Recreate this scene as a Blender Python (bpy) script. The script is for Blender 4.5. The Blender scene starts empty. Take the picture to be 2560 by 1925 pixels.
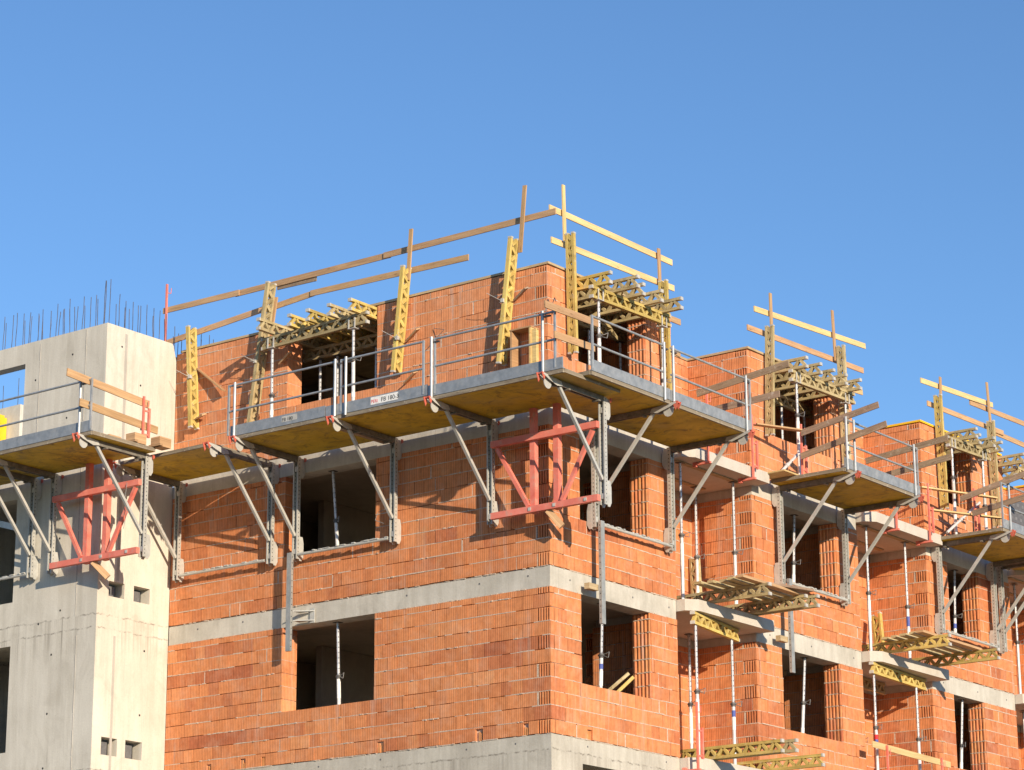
import bpy, math, random
from mathutils import Vector, Matrix
random.seed(11)
rnd = random.uniform
scene = bpy.context.scene
COL = scene.collection
R = math.radians

# ------------------------------------------------------------------ mesh builder
class MB:
    def __init__(s):
        s.v = []; s.f = []; s.c = []; s.uv = []
    def face(s, pts, col=(1, 1, 1), uv=None):
        n = len(s.v); s.v += [tuple(p) for p in pts]
        s.f.append(tuple(range(n, n + len(pts)))); s.c.append(col)
        s.uv.append(uv or [(0, 0)] * len(pts))
    def obox(s, c, X, Y, Z, hx, hy, hz, col=(1, 1, 1), off=0.0):
        c = Vector(c); X = Vector(X); Y = Vector(Y); Z = Vector(Z)
        P = {}
        for i in (-1, 1):
            for j in (-1, 1):
                for k in (-1, 1):
                    P[i, j, k] = c + X * hx * i + Y * hy * j + Z * hz * k
        F = [((-1,-1,-1),(-1,-1,1),(-1,1,1),(-1,1,-1)), ((1,-1,-1),(1,1,-1),(1,1,1),(1,-1,1)),
             ((-1,-1,-1),(1,-1,-1),(1,-1,1),(-1,-1,1)), ((-1,1,-1),(-1,1,1),(1,1,1),(1,1,-1)),
             ((-1,-1,-1),(-1,1,-1),(1,1,-1),(1,-1,-1)), ((-1,-1,1),(1,-1,1),(1,1,1),(-1,1,1))]
        for q, f in enumerate(F):
            if q < 2: uv = [(off + .2 * hy * b[1], hz * b[2]) for b in f]
            elif q < 4: uv = [(off + hx * b[0], hz * b[2]) for b in f]
            else: uv = [(off + hx * b[0], hy * b[1] + .37) for b in f]
            s.face([P[b] for b in f], col, uv)
    def box(s, x0, x1, y0, y1, z0, z1, col=(1, 1, 1), off=0.0):
        s.obox(((x0+x1)/2, (y0+y1)/2, (z0+z1)/2), (1,0,0), (0,1,0), (0,0,1), abs(x1-x0)/2, abs(y1-y0)/2, abs(z1-z0)/2, col, off)
    def beam(s, p, q, w, h, up=(0, 0, 1), col=(1, 1, 1), off=0.0):
        p = Vector(p); q = Vector(q); X = (q - p); L = X.length; X.normalize()
        up = Vector(up); Y = up.cross(X)
        if Y.length < 1e-4: Y = Vector((1, 0, 0)).cross(X)
        Y.normalize(); Z = X.cross(Y)
        s.obox((p + q) / 2, X, Y, Z, L / 2, w / 2, h / 2, col, off)
    def tube(s, p, q, r, n=8, r2=None, caps=True, col=(1, 1, 1)):
        p = Vector(p); q = Vector(q); X = q - p; L = X.length; X.normalize()
        A = Vector((.31, -.83, .1)).cross(X)
        if A.length < .05: A = Vector((1, 0, 0)).cross(X)
        A.normalize(); B = X.cross(A); r2 = r if r2 is None else r2
        ra = [p + (A * math.cos(t) + B * math.sin(t)) * r for t in [2*math.pi*i/n for i in range(n)]]
        rb = [q + (A * math.cos(t) + B * math.sin(t)) * r2 for t in [2*math.pi*i/n for i in range(n)]]
        for i in range(n):
            j = (i + 1) % n
            s.face([ra[i], ra[j], rb[j], rb[i]], col, [(0, i/n), (0, (i+1)/n), (L, (i+1)/n), (L, i/n)])
        if caps:
            s.face(ra[::-1], col); s.face(rb, col)
    def path(s, pts, r, n=6):
        for a, b in zip(pts, pts[1:]): s.tube(a, b, r, n)
    def prism(s, pts, vec, col=(1, 1, 1)):
        vec = Vector(vec); a = [Vector(p) for p in pts]; b = [p + vec for p in a]; n = len(a)
        s.face(a[::-1], col, [(p.x + p.y, p.z) for p in a[::-1]]); s.face(b, col, [(p.x + p.y, p.z) for p in b])
        for i in range(n):
            j = (i + 1) % n; s.face([a[i], a[j], b[j], b[i]], col)
    def disc(s, c, axis, r, t, n=18):
        a = Vector(axis).normalized() * t / 2; c = Vector(c); s.tube(c - a, c + a, r, n)

def origin(o):
    v = Vector((0, 0, 0))
    while o is not None:
        v += o.location; o = o.parent
    return v

def build(mb, name, mat, parent=None, smooth=False, loc=None):
    me = bpy.data.meshes.new(name)
    og = origin(parent) if parent else Vector(loc or (0, 0, 0))
    me.from_pydata([(x - og.x, y - og.y, z - og.z) for x, y, z in mb.v], [], mb.f)
    ca = me.color_attributes.new('col', 'FLOAT_COLOR', 'CORNER')
    ul = me.uv_layers.new(name='UVMap')
    cd = []; ud = []
    for f, c, u in zip(mb.f, mb.c, mb.uv):
        for k in range(len(f)):
            cd += [c[0], c[1], c[2], 1.0]; ud += list(u[k])
    ca.data.foreach_set('color', cd); ul.data.foreach_set('uv', ud)
    me.materials.append(mat)
    if smooth:
        me.polygons.foreach_set('use_smooth', [len(f) == 4 for f in mb.f])
    o = bpy.data.objects.new(name, me); COL.objects.link(o)
    if parent: o.parent = parent
    elif loc: o.location = loc
    return o

def thing(name, label, cat, loc=(0, 0, 0), group=None):
    o = bpy.data.objects.new(name, None); COL.objects.link(o)
    o.empty_display_size = .2; o.location = loc
    return tag(o, label, cat, group)
def tag(o, label, cat, group=None):
    o['label'] = label; o['category'] = cat
    if group: o['group'] = group
    return o
def single(mb, name, mat, label, cat, group=None, smooth=False):
    # one-mesh thing with its origin at the base of its bounds
    xs = [p[0] for p in mb.v]; ys = [p[1] for p in mb.v]; zs = [p[2] for p in mb.v]
    o = build(mb, name, mat, None, smooth, ((min(xs)+max(xs))/2, (min(ys)+max(ys))/2, min(zs)))
    return tag(o, label, cat, group)

# ------------------------------------------------------------------ materials
class NT:
    def __init__(s, name, rough=.8, metal=0.0, spec=.5):
        s.m = bpy.data.materials.new(name); s.m.use_nodes = True
        s.t = s.m.node_tree; s.N = s.t.nodes; s.b = s.N['Principled BSDF']
        s.b.inputs['Roughness'].default_value = rough; s.b.inputs['Metallic'].default_value = metal
        s.b.inputs['Specular IOR Level'].default_value = spec
    def l(s, a, b): s.t.links.new(a, b)
    def n(s, t, **k):
        o = s.N.new(t)
        for a, b in k.items(): setattr(o, a, b)
        return o
    def inp(s, sock, v):
        if hasattr(v, 'is_output') or isinstance(v, bpy.types.NodeSocket): s.l(v, sock)
        else: sock.default_value = v
    def math(s, op, a, b=0.0, clamp=False):
        o = s.n('ShaderNodeMath', operation=op); o.use_clamp = clamp
        s.inp(o.inputs[0], a); s.inp(o.inputs[1], b); return o.outputs[0]
    def pos(s): return s.n('ShaderNodeNewGeometry').outputs['Position']
    def uv(s): return s.n('ShaderNodeTexCoord').outputs['UV']
    def mapv(s, vec, sc=(1, 1, 1), loc=(0, 0, 0)):
        o = s.n('ShaderNodeMapping'); s.l(vec, o.inputs[0]); o.inputs['Scale'].default_value = sc; o.inputs['Location'].default_value = loc
        return o.outputs[0]
    def noise(s, vec, scale, detail=3.0, rough=.55, dist=0.0):
        o = s.n('ShaderNodeTexNoise'); s.l(vec, o.inputs['Vector']); o.inputs['Scale'].default_value = scale
        o.inputs['Detail'].default_value = detail; o.inputs['Roughness'].default_value = rough; o.inputs['Distortion'].default_value = dist
        return o.outputs['Fac']
    def ramp(s, fac, a, b, ca=(0, 0, 0, 1), cb=(1, 1, 1, 1)):
        o = s.n('ShaderNodeValToRGB'); s.l(fac, o.inputs[0]); e = o.color_ramp.elements
        e[0].position = a; e[0].color = ca; e[1].position = b; e[1].color = cb; return o.outputs[0]
    def mix(s, fac, a, b, mode='MIX'):
        o = s.n('ShaderNodeMix', data_type='RGBA', blend_type=mode)
        s.inp(o.inputs[0], fac)
        s.inp(o.inputs[6], a if not isinstance(a, tuple) else (*a, 1)[:4]); s.inp(o.inputs[7], b if not isinstance(b, tuple) else (*b, 1)[:4])
        return o.outputs[2]
    def col(s): return s.n('ShaderNodeAttribute', attribute_name='col').outputs['Color']
    def bump(s, h, strength=.3, dist=.01, prev=None):
        o = s.n('ShaderNodeBump'); o.inputs['Strength'].default_value = strength; o.inputs['Distance'].default_value = dist
        s.l(h, o.inputs['Height'])
        if prev: s.l(prev, o.inputs['Normal'])
        return o.outputs[0]
    def out(s, color, normal=None):
        s.inp(s.b.inputs['Base Color'], color if not isinstance(color, tuple) else (*color, 1)[:4])
        if normal: s.l(normal, s.b.inputs['Normal'])
        return s.m

def mat_brick():
    t = NT('terracotta_block', .9, 0, .2); p = t.pos(); sep = t.n('ShaderNodeSeparateXYZ'); t.l(p, sep.inputs[0])
    u = t.math('ADD', sep.outputs[0], sep.outputs[1])
    wob = t.math('MULTIPLY', t.noise(p, 3.0, 2), .012)
    uu = t.math('ADD', u, wob)
    g = t.math('PINGPONG', uu, .021)                      # fine extrusion grooves every 42 mm
    g = t.math('DIVIDE', g, .021)
    groove = t.ramp(g, .10, .34)
    g2 = t.math('PINGPONG', uu, .0055); g2 = t.math('DIVIDE', g2, .0055)
    base = t.col()
    n1 = t.noise(p, 9, 4, .6)
    c = t.mix(.55, base, t.ramp(n1, .3, .72, (.72, .68, .66, 1), (1.2, 1.2, 1.18, 1)), 'MULTIPLY')
    streak = t.noise(t.mapv(p, (16, 16, .6)), 1.0, 3, .6)
    c = t.mix(.35, c, t.ramp(streak, .3, .7, (.78, .74, .71, 1), (1.15, 1.15, 1.15, 1)), 'MULTIPLY')
    eff = t.math('MULTIPLY', t.ramp(t.noise(t.mapv(p, (5.5, 5.5, .42)), 1.0, 5, .62), .56, .72), t.ramp(t.noise(p, .5, 2), .44, .58))
    c = t.mix(t.math('MULTIPLY', eff, .60), c, (.62, .47, .39))
    dust = t.ramp(t.noise(p, 2.3, 6, .7), .48, .72)
    c = t.mix(t.math('MULTIPLY', dust, .34), c, (.68, .44, .31))
    scorch = t.ramp(t.noise(t.mapv(p, (1, 1, 1.3), (4, 2, 7)), 3.1, 2, .5), .66, .78)
    c = t.mix(t.math('MULTIPLY', scorch, .35), c, (.62, .36, .17))
    c = t.mix(1.0, c, t.ramp(groove, 0, 1, (.62, .56, .54, 1), (1.05, 1.05, 1.05, 1)), 'MULTIPLY')
    h = t.math('ADD', t.math('MULTIPLY', groove, 1.0), t.math('MULTIPLY', t.noise(p, 60, 3), .6))
    return t.out(c, t.bump(h, .55, .004))

def mat_mortar():
    t = NT('pale_mortar', .95, 0, .15); p = t.pos()
    c = t.ramp(t.noise(p, 22, 4), .3, .7, (.45, .345, .265, 1), (.68, .55, .44, 1))
    return t.out(c, t.bump(t.noise(p, 70, 4), .8, .012))

def mat_concrete(name, a, b, streak=1.0, seam=None):
    t = NT(name, .85, 0, .25); p = t.pos()
    n1 = t.noise(p, .9, 5, .6, .3); n2 = t.noise(t.mapv(p, (7, 7, .45)), 1.0, 5, .65); n3 = t.noise(p, 30, 3)
    c = t.ramp(n1, .3, .72, (*a, 1), (*b, 1))
    c = t.mix(.45 * streak, c, t.ramp(n2, .32, .62, (.72, .70, .66, 1), (1.06, 1.06, 1.06, 1)), 'MULTIPLY')
    c = t.mix(.5, c, t.ramp(n3, .3, .7, (.88, .88, .88, 1), (1.05, 1.05, 1.05, 1)), 'MULTIPLY')
    cracks = t.ramp(t.noise(t.mapv(p, (26, 26, .7)), 1.0, 2, .5), .70, .76)
    c = t.mix(t.math('MULTIPLY', cracks, .35 * streak), c, (.16, .14, .12))
    sep = t.n('ShaderNodeSeparateXYZ'); t.l(p, sep.inputs[0])
    if seam:                                             # rough cold joints with dribbles at given heights
        for zj in seam:
            wz = t.math('ADD', sep.outputs[2], t.math('MULTIPLY', t.math('SUBTRACT', t.noise(t.mapv(p, (1, 1, .05)), 5, 5, .7), .5), .14))
            d = t.math('ABSOLUTE', t.math('SUBTRACT', wz, zj))
            ln = t.ramp(d, .004, .022, (1, 1, 1, 1), (0, 0, 0, 1))
            ln = t.math('MULTIPLY', ln, t.ramp(t.noise(p, 9, 4, .7), .42, .62))
            c = t.mix(t.math('MULTIPLY', ln, .75), c, (.13, .11, .09))
            below = t.math('SUBTRACT', zj, wz); dm = t.ramp(t.noise(t.mapv(p, (1, 1, .01)), 1.1, 4, .7), .40, .66)
            dr = t.math('MULTIPLY', t.ramp(below, 0, .02), t.ramp(below, .08, .75, (1, 1, 1, 1), (0, 0, 0, 1)))
            dr = t.math('MULTIPLY', dr, t.ramp(t.noise(t.mapv(p, (15, 15, .35)), 1.0, 4, .6), .50, .64))
            c = t.mix(t.math('MULTIPLY', t.math('MULTIPLY', dr, dm), .60), c, (.24, .21, .17))
    blot = t.ramp(t.noise(t.mapv(p, (1, 1, .7), (3, 1, 8)), 1.7, 6, .68, .8), .50, .74)
    c = t.mix(t.math('MULTIPLY', blot, .42), c, (a[0] * .62, a[1] * .60, a[2] * .56))
    pit = t.ramp(t.noise(p, 38, 1, .4), .73, .77); c = t.mix(t.math('MULTIPLY', pit, .35), c, (.2, .18, .15))
    h = t.math('ADD', n3, t.math('MULTIPLY', n2, 1.2))
    return t.out(c, t.bump(h, .35, .006))

def mat_wood(name, a, b, dark=(.10, .06, .03), rough=.7, dirt=.0, along=1.0):
    t = NT(name, rough, 0, .3); uv = t.uv()
    n1 = t.noise(t.mapv(uv, (1.6 * along, 38, 1)), 1.0, 5, .68, 1.0)
    n2 = t.noise(t.mapv(uv, (.9, 5, 1)), 1.0, 3, .5)
    c = t.ramp(n1, .34, .66, (*a, 1), (*b, 1))
    c = t.mix(.7, c, t.ramp(n2, .3, .7, (.78, .75, .72, 1), (1.1, 1.1, 1.1, 1)), 'MULTIPLY')
    vor = t.n('ShaderNodeTexVoronoi'); t.l(t.mapv(uv, (2.2, 9, 1)), vor.inputs['Vector']); vor.inputs['Scale'].default_value = 1.0
    kn = t.ramp(vor.outputs['Distance'], .05, .14, (1, 1, 1, 1), (0, 0, 0, 1))
    c = t.mix(t.math('MULTIPLY', kn, .55), c, dark)
    if dirt:
        d = t.ramp(t.noise(t.pos(), 4.5, 5, .65, .5), .52, .68)
        c = t.mix(t.math('MULTIPLY', d, dirt), c, dark)
    if dirt:
        sp = t.ramp(t.noise(t.pos(), 11, 5, .7, .4), .58, .66)
        c = t.mix(t.math('MULTIPLY', sp, .45), c, (.58, .53, .44))
    c = t.mix(1.0, c, t.col(), 'MULTIPLY')
    return t.out(c, t.bump(n1, .3, .004))

def mat_ply():
    t = NT('yellow_formwork_ply', .6, 0, .4); p = t.pos()
    n1 = t.noise(t.mapv(p, (2.5, 2.5, 2.5)), 1.0, 5, .6, .6)
    c = t.ramp(n1, .25, .75, (.48, .315, .016, 1), (.72, .52, .040, 1))
    st = t.ramp(t.noise(t.mapv(p, (1.2, 1.2, 1)), 2.0, 7, .72, 1.4), .50, .67)
    c = t.mix(t.math('MULTIPLY', st, .7), c, (.07, .045, .02))
    st2 = t.ramp(t.noise(t.mapv(p, (1, 1, 1), (9, 4, 2)), .8, 3, .6), .48, .66)
    c = t.mix(t.math('MULTIPLY', st2, .35), c, (.36, .30, .20))
    c = t.mix(1.0, c, t.col(), 'MULTIPLY')
    return t.out(c, t.bump(t.noise(p, 25, 3), .2, .004))

def mat_steel(name, a, b, metal=.35, rough=.5, dust=.3, holes=0, pitch=.07):
    t = NT(name, rough, metal, .5); p = t.pos()
    n = t.noise(p, 7, 5, .65)
    c = t.ramp(n, .3, .7, (*a, 1), (*b, 1))
    c = t.mix(t.math('MULTIPLY', t.ramp(t.noise(p, 5.0, 6, .75, .4), .52, .66), dust), c, (.56, .52, .45))
    if holes:
        uv = t.uv(); s2 = t.n('ShaderNodeSeparateXYZ'); t.l(uv, s2.inputs[0])
        fu = t.math('SUBTRACT', t.math('FRACT', t.math('DIVIDE', s2.outputs[0], pitch)), .5)
        du = t.math('MULTIPLY', fu, pitch)
        if holes == 1: dv = s2.outputs[1]
        else: dv = t.math('MULTIPLY', t.math('SUBTRACT', t.math('FRACT', t.math('MULTIPLY', s2.outputs[1], 4.0)), .5), .05)
        r = t.math('SQRT', t.math('ADD', t.math('MULTIPLY', du, du), t.math('MULTIPLY', dv, dv)))
        h = t.math('LESS_THAN', r, .011)
        c = t.mix(h, c, (.015, .015, .015))
    c = t.mix(1.0, c, t.col(), 'MULTIPLY')
    return t.out(c, t.bump(t.noise(p, 45, 3), .12, .003))

def mat_paint(name, a, b, chip=(.25, .16, .12), rough=.55, amt=.5):
    t = NT(name, rough, 0, .4); p = t.pos()
    c = t.ramp(t.noise(p, 3.5, 5, .6), .3, .7, (*a, 1), (*b, 1))
    w = t.ramp(t.noise(p, 8, 7, .75, .5), .54, .64)
    c = t.mix(t.math('MULTIPLY', w, amt), c, chip)
    return t.out(c, t.bump(t.noise(p, 40, 3), .15, .003))

def mat_flat(name, c, rough=.7, metal=0.0):
    t = NT(name, rough, metal, .3)
    n = t.ramp(t.noise(t.pos(), 18, 4), .3, .7, tuple(x * .82 for x in c) + (1,), tuple(min(1, x * 1.12) for x in c) + (1,))
    return t.out(n)

M = {}
M['brick'] = mat_brick(); M['mortar'] = mat_mortar()
M['tower'] = mat_concrete('tower_concrete', (.61, .575, .495), (.71, .675, .585), .9, (2.98, 2.72, -.02))
M['tower_in'] = mat_concrete('niche_concrete', (.40, .38, .34), (.52, .49, .44), .6)
M['beam'] = mat_concrete('ring_beam_concrete', (.47, .445, .385), (.66, .625, .55), .9)
M['base'] = mat_concrete('basement_concrete', (.46, .43, .37), (.60, .57, .49), 1.0, (-.27,))
M['slab'] = mat_concrete('precast_slab_concrete', (.53, .485, .42), (.64, .59, .52), .35)
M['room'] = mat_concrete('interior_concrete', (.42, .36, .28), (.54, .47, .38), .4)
M['board'] = mat_wood('guard_board_wood', (.42, .255, .135), (.64, .42, .23), (.14, .07, .03), .65)
M['pale'] = mat_wood('fresh_spruce', (.62, .44, .19), (.80, .60, .30), (.25, .13, .05), .65)
M['grey'] = mat_wood('weathered_board', (.25, .175, .12), (.44, .32, .22), (.09, .06, .04), .8, .25)
M['girder'] = mat_wood('yellow_girder_timber', (.50, .36, .10), (.80, .62, .22), (.20, .12, .03), .65, .4)
M['girder_old'] = mat_wood('aged_girder_timber', (.36, .28, .14), (.68, .56, .33), (.13, .09, .04), .75, .5)
M['cap'] = mat_steel('girder_end_cap', (.42, .41, .37), (.62, .60, .55), .1, .6, .3)
M['ply'] = mat_ply()
M['underbeam'] = mat_steel('shade_darkened_steel', (.13, .12, .10), (.25, .23, .19), .15, .6, .25)  # dark tone puts the shade under the decks into the beam colour
M['plydeck'] = mat_wood('ply_deck_edge', (.40, .30, .17), (.56, .44, .27), (.12, .08, .05), .8, .2)
M['plyedge'] = mat_wood('ply_edge', (.21, .175, .13), (.34, .29, .21), (.12, .08, .05), .8, .3)
M['galv'] = mat_steel('galvanised_steel', (.30, .325, .34), (.48, .50, .51), .35, .45, .22)
M['toe'] = mat_steel('toe_board_steel', (.235, .26, .28), (.38, .40, .415), .3, .5, .25)
M['mast'] = mat_steel('perforated_steel', (.40, .40, .37), (.56, .55, .50), .15, .5, .45, 1, .075)
M['arm'] = mat_steel('dusty_steel', (.44, .44, .41), (.60, .59, .54), .15, .5, .5)
M['prop'] = mat_steel('prop_outer_steel', (.55, .55, .55), (.80, .79, .76), .25, .45, .45)
M['propin'] = mat_steel('prop_inner_steel', (.40, .41, .43), (.72, .72, .72), .35, .4, .35, 2, .10)
M['iron'] = mat_steel('dark_iron', (.05, .05, .055), (.16, .15, .14), .4, .55, .15)
M['rebar'] = mat_steel('rebar_steel', (.08, .075, .08), (.24, .20, .19), .5, .4, .1)
M['red'] = mat_paint('red_oxide_paint', (.68, .155, .11), (.84, .27, .20), (.50, .36, .28), .6, .55)
M['orange'] = mat_paint('red_hook_paint', (.50, .10, .065), (.64, .17, .11), (.3, .2, .15), .6, .5)
M['label'] = mat_flat('white_sticker', (.85, .84, .80)); M['black'] = mat_flat('black_ink', (.02, .02, .02))
M['redink'] = mat_flat('red_ink', (.70, .04, .05)); M['blue'] = mat_flat('blue_sticker', (.10, .14, .42))
M['yellowp'] = mat_paint('yellow_panel_paint', (.80, .47, .01), (.88, .58, .03), (.6, .4, .1), .5, .3)
M['hose'] = mat_flat('yellow_hose', (.80, .55, .03)); M['wire'] = mat_flat('tie_wire', (.30, .29, .27), .5, .4)
M['tarp'] = mat_flat('grey_mesh', (.13, .13, .14), .8); M['tarpline'] = mat_flat('mesh_print', (.19, .19, .20), .8)
M['foam'] = mat_flat('dark_niche_board', (.15, .15, .155), .9); M['white'] = mat_flat('white_paint', (.8, .8, .78))

# ------------------------------------------------------------------ walls of hollow blocks
BATCH = [0.0]
def block_col(u, z, warm=0.0):
    if random.random() < .22: BATCH[0] = random.gauss(0, 1)
    region = math.sin(u * 1.7 + z * .9 + 1.3) + math.sin(u * .8 - z * 1.9 + 4.0) + math.sin(u * 3.1 + z * 3.7)
    t = random.gauss(0, 1) * .16 + BATCH[0] * .40 + region * .20 + .05
    if z > 5.9: t *= .55
    t = max(-1.6, min(1.3, t))                          # from pale orange to deep red brown
    a = (.69, .274, .114); d = (.47, .155, .074); l = (.76, .36, .160)
    base = tuple(p + (q - p) * max(0, t - .1) / 1.2 for p, q in zip(a, d)) if t > 0.1 else tuple(p + (q - p) * max(0, -t - .5) / 1.1 for p, q in zip(a, l))
    k = rnd(.93, 1.07)
    return tuple(min(.8, c * k) for c in base)

class Frame:
    """axis 'x': wall runs along x, outer face at y=plane; axis 'y': runs along y, outer face at x=plane. s = direction of the depth"""
    def __init__(s, axis, plane, sgn): s.a, s.p, s.s = axis, plane, sgn
    def box(s, mb, u0, u1, d0, d1, z0, z1, col=(1, 1, 1)):
        a, b = s.p + s.s * d0, s.p + s.s * d1
        if a > b: a, b = b, a
        if s.a == 'x': mb.box(u0, u1, a, b, z0, z1, col)
        else: mb.box(a, b, u0, u1, z0, z1, col)
    def pt(s, u, d, z):
        return (u, s.p + s.s * d, z) if s.a == 'x' else (s.p + s.s * d, u, z)

def subtract(u0, u1, holes):
    segs = [(u0, u1)]
    for a, b in holes:
        new = []
        for p, q in segs:
            if b <= p or a >= q: new.append((p, q)); continue
            if a > p + .02: new.append((p, a))
            if b < q - .02: new.append((b, q))
        segs = new
    return segs

def brick_wall(parent, fr, u0, u1, z0, z1, holes=(), thick=.42, ribs=(), broken=(), gap=.5, tint=(1, 1, 1), start=None):
    wall = MB(); mor = MB(); row = 0; z = z0
    while z < z1 - .02:
        zt = min(z + .25, z1); zm = (z + zt) / 2
        hs = [(a, b) for a, b, c, d in holes if c - .01 < zm < d + .01]
        rb = [(a, b) for a, b, par in ribs if row % 2 == par]
        for (a, b) in subtract(start[row % 2] if start else u0, u1, hs):
            for p0, q0 in subtract(a + .012, b - .012, rb): fr.box(mor, p0, q0, .05, thick - .03, z + .001, zt)            # hidden core, added to stop light leaking through the joints
            # bed joint, in runs, some squeezed out, some missing
            u = a + .004
            while u < b - .01:
                w = min(rnd(.12, .7), b - .004 - u); q = random.random()
                if q > (.13 * gap * 2 if row else .62):
                    fr.box(mor, u, u + w, rnd(.001, .006) if q > .30 else -rnd(.001, .006), thick - .02, z - rnd(.003, .007), z + rnd(.009, .016))
                if q > .80 and w > .05:
                    for _ in range(random.randint(1, 3)):
                        uu = rnd(u, u + w - .03); fr.box(mor, uu, min(uu + rnd(.02, .07), b - .005), -rnd(.004, .014), .04, z - rnd(.004, .012), z + rnd(.010, .018))
                u += w
            for (p, q2) in subtract(a, b, rb):
                k = math.floor((p - (.125 if row % 2 else 0)) / .25); cuts = [p]
                x = (k + 1) * .25 + (.125 if row % 2 else 0)
                while x < q2 - .05:
                    if x > p + .05: cuts.append(x + rnd(-.012, .012))
                    x += .25
                cuts.append(q2)
                for i in range(len(cuts) - 1):
                    g0 = 0 if i == 0 else rnd(.001, .006); g1 = 0 if i == len(cuts) - 2 else rnd(.001, .006)
                    if i and random.random() < .055 * max(.4, 2 - gap * 1.2):
                        g0 = rnd(.010, .030); fr.box(mor, cuts[i] - .004, cuts[i] + g0 + .004, rnd(.002, .008), .1, z + .004, zt - rnd(0, .03))
                    c0, c1 = cuts[i] + g0, cuts[i + 1] - g1
                    bz = [(bu, bw, bh) for bu, bw, bh in broken if row == 0 and c0 < bu < c1]
                    dz = rnd(-.004, .003); off = rnd(0, .008)
                    colr = tuple(a_ * b_ for a_, b_ in zip(block_col(cuts[i], z), tint))
                    if bz:                                                  # broken-out chase at the foot of the wall
                        bu, bw, bh = bz[0]
                        e0, e1 = max(c0, bu - bw / 2), min(c1, bu + bw / 2)
                        if e0 > c0: fr.box(wall, c0, e0, off, thick, z + .008, zt - .004, colr)
                        if e1 < c1: fr.box(wall, e1, c1, off, thick, z + .008, zt - .004, colr)
                        fr.box(wall, e0, e1, off, thick, z + bh, zt - .004, colr)
                        pale = (.66, .30, .11)
                        for _ in range(5):
                            s0 = rnd(e0, e1 - .03); fr.box(wall, s0, min(e1, s0 + rnd(.02, .05)), rnd(.015, .045), .2, z + .01, z + bh * rnd(.5, 1.0), pale)
                    else:
                        fr.box(wall, c0, c1, off, thick, z + (rnd(.006, .011) if row else rnd(.012, .020)) + min(dz, 0), zt - .003 + min(dz, 0), colr)
            for (ra, rb2) in rb:                                            # exposed block ends: vertical webs with dark slots
                a2, b2 = max(ra, a), min(rb2, b)
                if b2 - a2 < .05: continue
                if random.random() < .6: fr.box(mor, a2 - .022, a2 + .006, rnd(.001, .006), .1, z + .006, zt - rnd(.002, .02))
                nr = 5; w = (b2 - a2) / nr; colr = block_col(a2, z)
                fr.box(wall, a2, b2, .11, thick, z + .008, zt - .004, tuple(c * .9 for c in colr))
                for i in range(nr):
                    fr.box(wall, a2 + (i + .54) * w, a2 + (i + 1) * w, .002, .12, z + .01, zt - .006, colr)
        z = zt; row += 1
    build(wall, 'brick_wall', M['brick'], parent); 
    build(mor, 'mortar_joint', M['mortar'], parent)

def jamb_ribs(parent, x0, x1, y, z0, z1, axis='x', sgn=-1):
    """tongue and groove block ends on a jamb that faces -y: half round ribs, a mortar bed each course"""
    wall = MB(); mor = MB(); n = 5; w = (x1 - x0) / n; z = z0
    mor.box(x0 + .02, x1 - .02, y + .015, y + .05, z0, z1)
    while z < z1 - .03:
        zt = min(z + .25, z1); c = block_col(x0, z)
        for i in range(n):
            xm = x0 + (i + .5) * w + rnd(-.004, .004)
            wall.tube((xm, y + .012, z + .014), (xm, y + .012, zt - .006), w * .40, 8, None, True, tuple(k * rnd(.92, 1.08) for k in c))
        for i in range(n):
            if random.random() < .85:
                xm = x0 + (i + .5) * w; mor.box(xm - w * rnd(.3, .5), xm + w * rnd(.3, .5), y - rnd(.012, .024), y + .03, z - .006, z + rnd(.010, .018))
        z = zt
    build(wall, 'ribbed_jamb', M['brick'], parent, True); build(mor, 'mortar_joint', M['mortar'], parent)

def holed_panel(mb, fr, u0, u1, z0, z1, holes, thick):
    us = sorted({u0, u1, *[h[0] for h in holes], *[h[1] for h in holes]}); us = [u for u in us if u0 <= u <= u1]
    zs = sorted({z0, z1, *[h[2] for h in holes], *[h[3] for h in holes]}); zs = [z for z in zs if z0 <= z <= z1]
    solid = lambda i, j: 0 <= i < len(us) - 1 and 0 <= j < len(zs) - 1 and not any(h[0] < (us[i]+us[i+1])/2 < h[1] and h[2] < (zs[j]+zs[j+1])/2 < h[3] for h in holes)
    for i in range(len(us) - 1):
        for j in range(len(zs) - 1):
            if not solid(i, j): continue
            a, b, c, d = us[i], us[i+1], zs[j], zs[j+1]
            for dd in (0, thick): mb.face([fr.pt(a, dd, c), fr.pt(b, dd, c), fr.pt(b, dd, d), fr.pt(a, dd, d)])
            if not solid(i-1, j): mb.face([fr.pt(a, 0, c), fr.pt(a, thick, c), fr.pt(a, thick, d), fr.pt(a, 0, d)])
            if not solid(i+1, j): mb.face([fr.pt(b, 0, c), fr.pt(b, thick, c), fr.pt(b, thick, d), fr.pt(b, 0, d)])
            if not solid(i, j-1): mb.face([fr.pt(a, 0, c), fr.pt(b, 0, c), fr.pt(b, thick, c), fr.pt(a, thick, c)])
            if not solid(i, j+1): mb.face([fr.pt(a, 0, d), fr.pt(b, 0, d), fr.pt(b, thick, d), fr.pt(a, thick, d)])

# ------------------------------------------------------------------ ground, sky, sun, camera
GZ = -9.0
g = MB(); g.face([(-1500, -1500, GZ), (1500, -1500, GZ), (1500, 1500, GZ), (-1500, 1500, GZ)])
tg = NT('dry_ground', .95, 0, .1); pg = tg.pos()
cg = tg.ramp(tg.noise(pg, .35, 6, .6), .3, .7, (.17, .135, .09, 1), (.26, .215, .155, 1))
ground = build(g, 'ground', tg.out(cg, tg.bump(tg.noise(pg, 3, 5), .5, .05))); ground['kind'] = 'structure'

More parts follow.
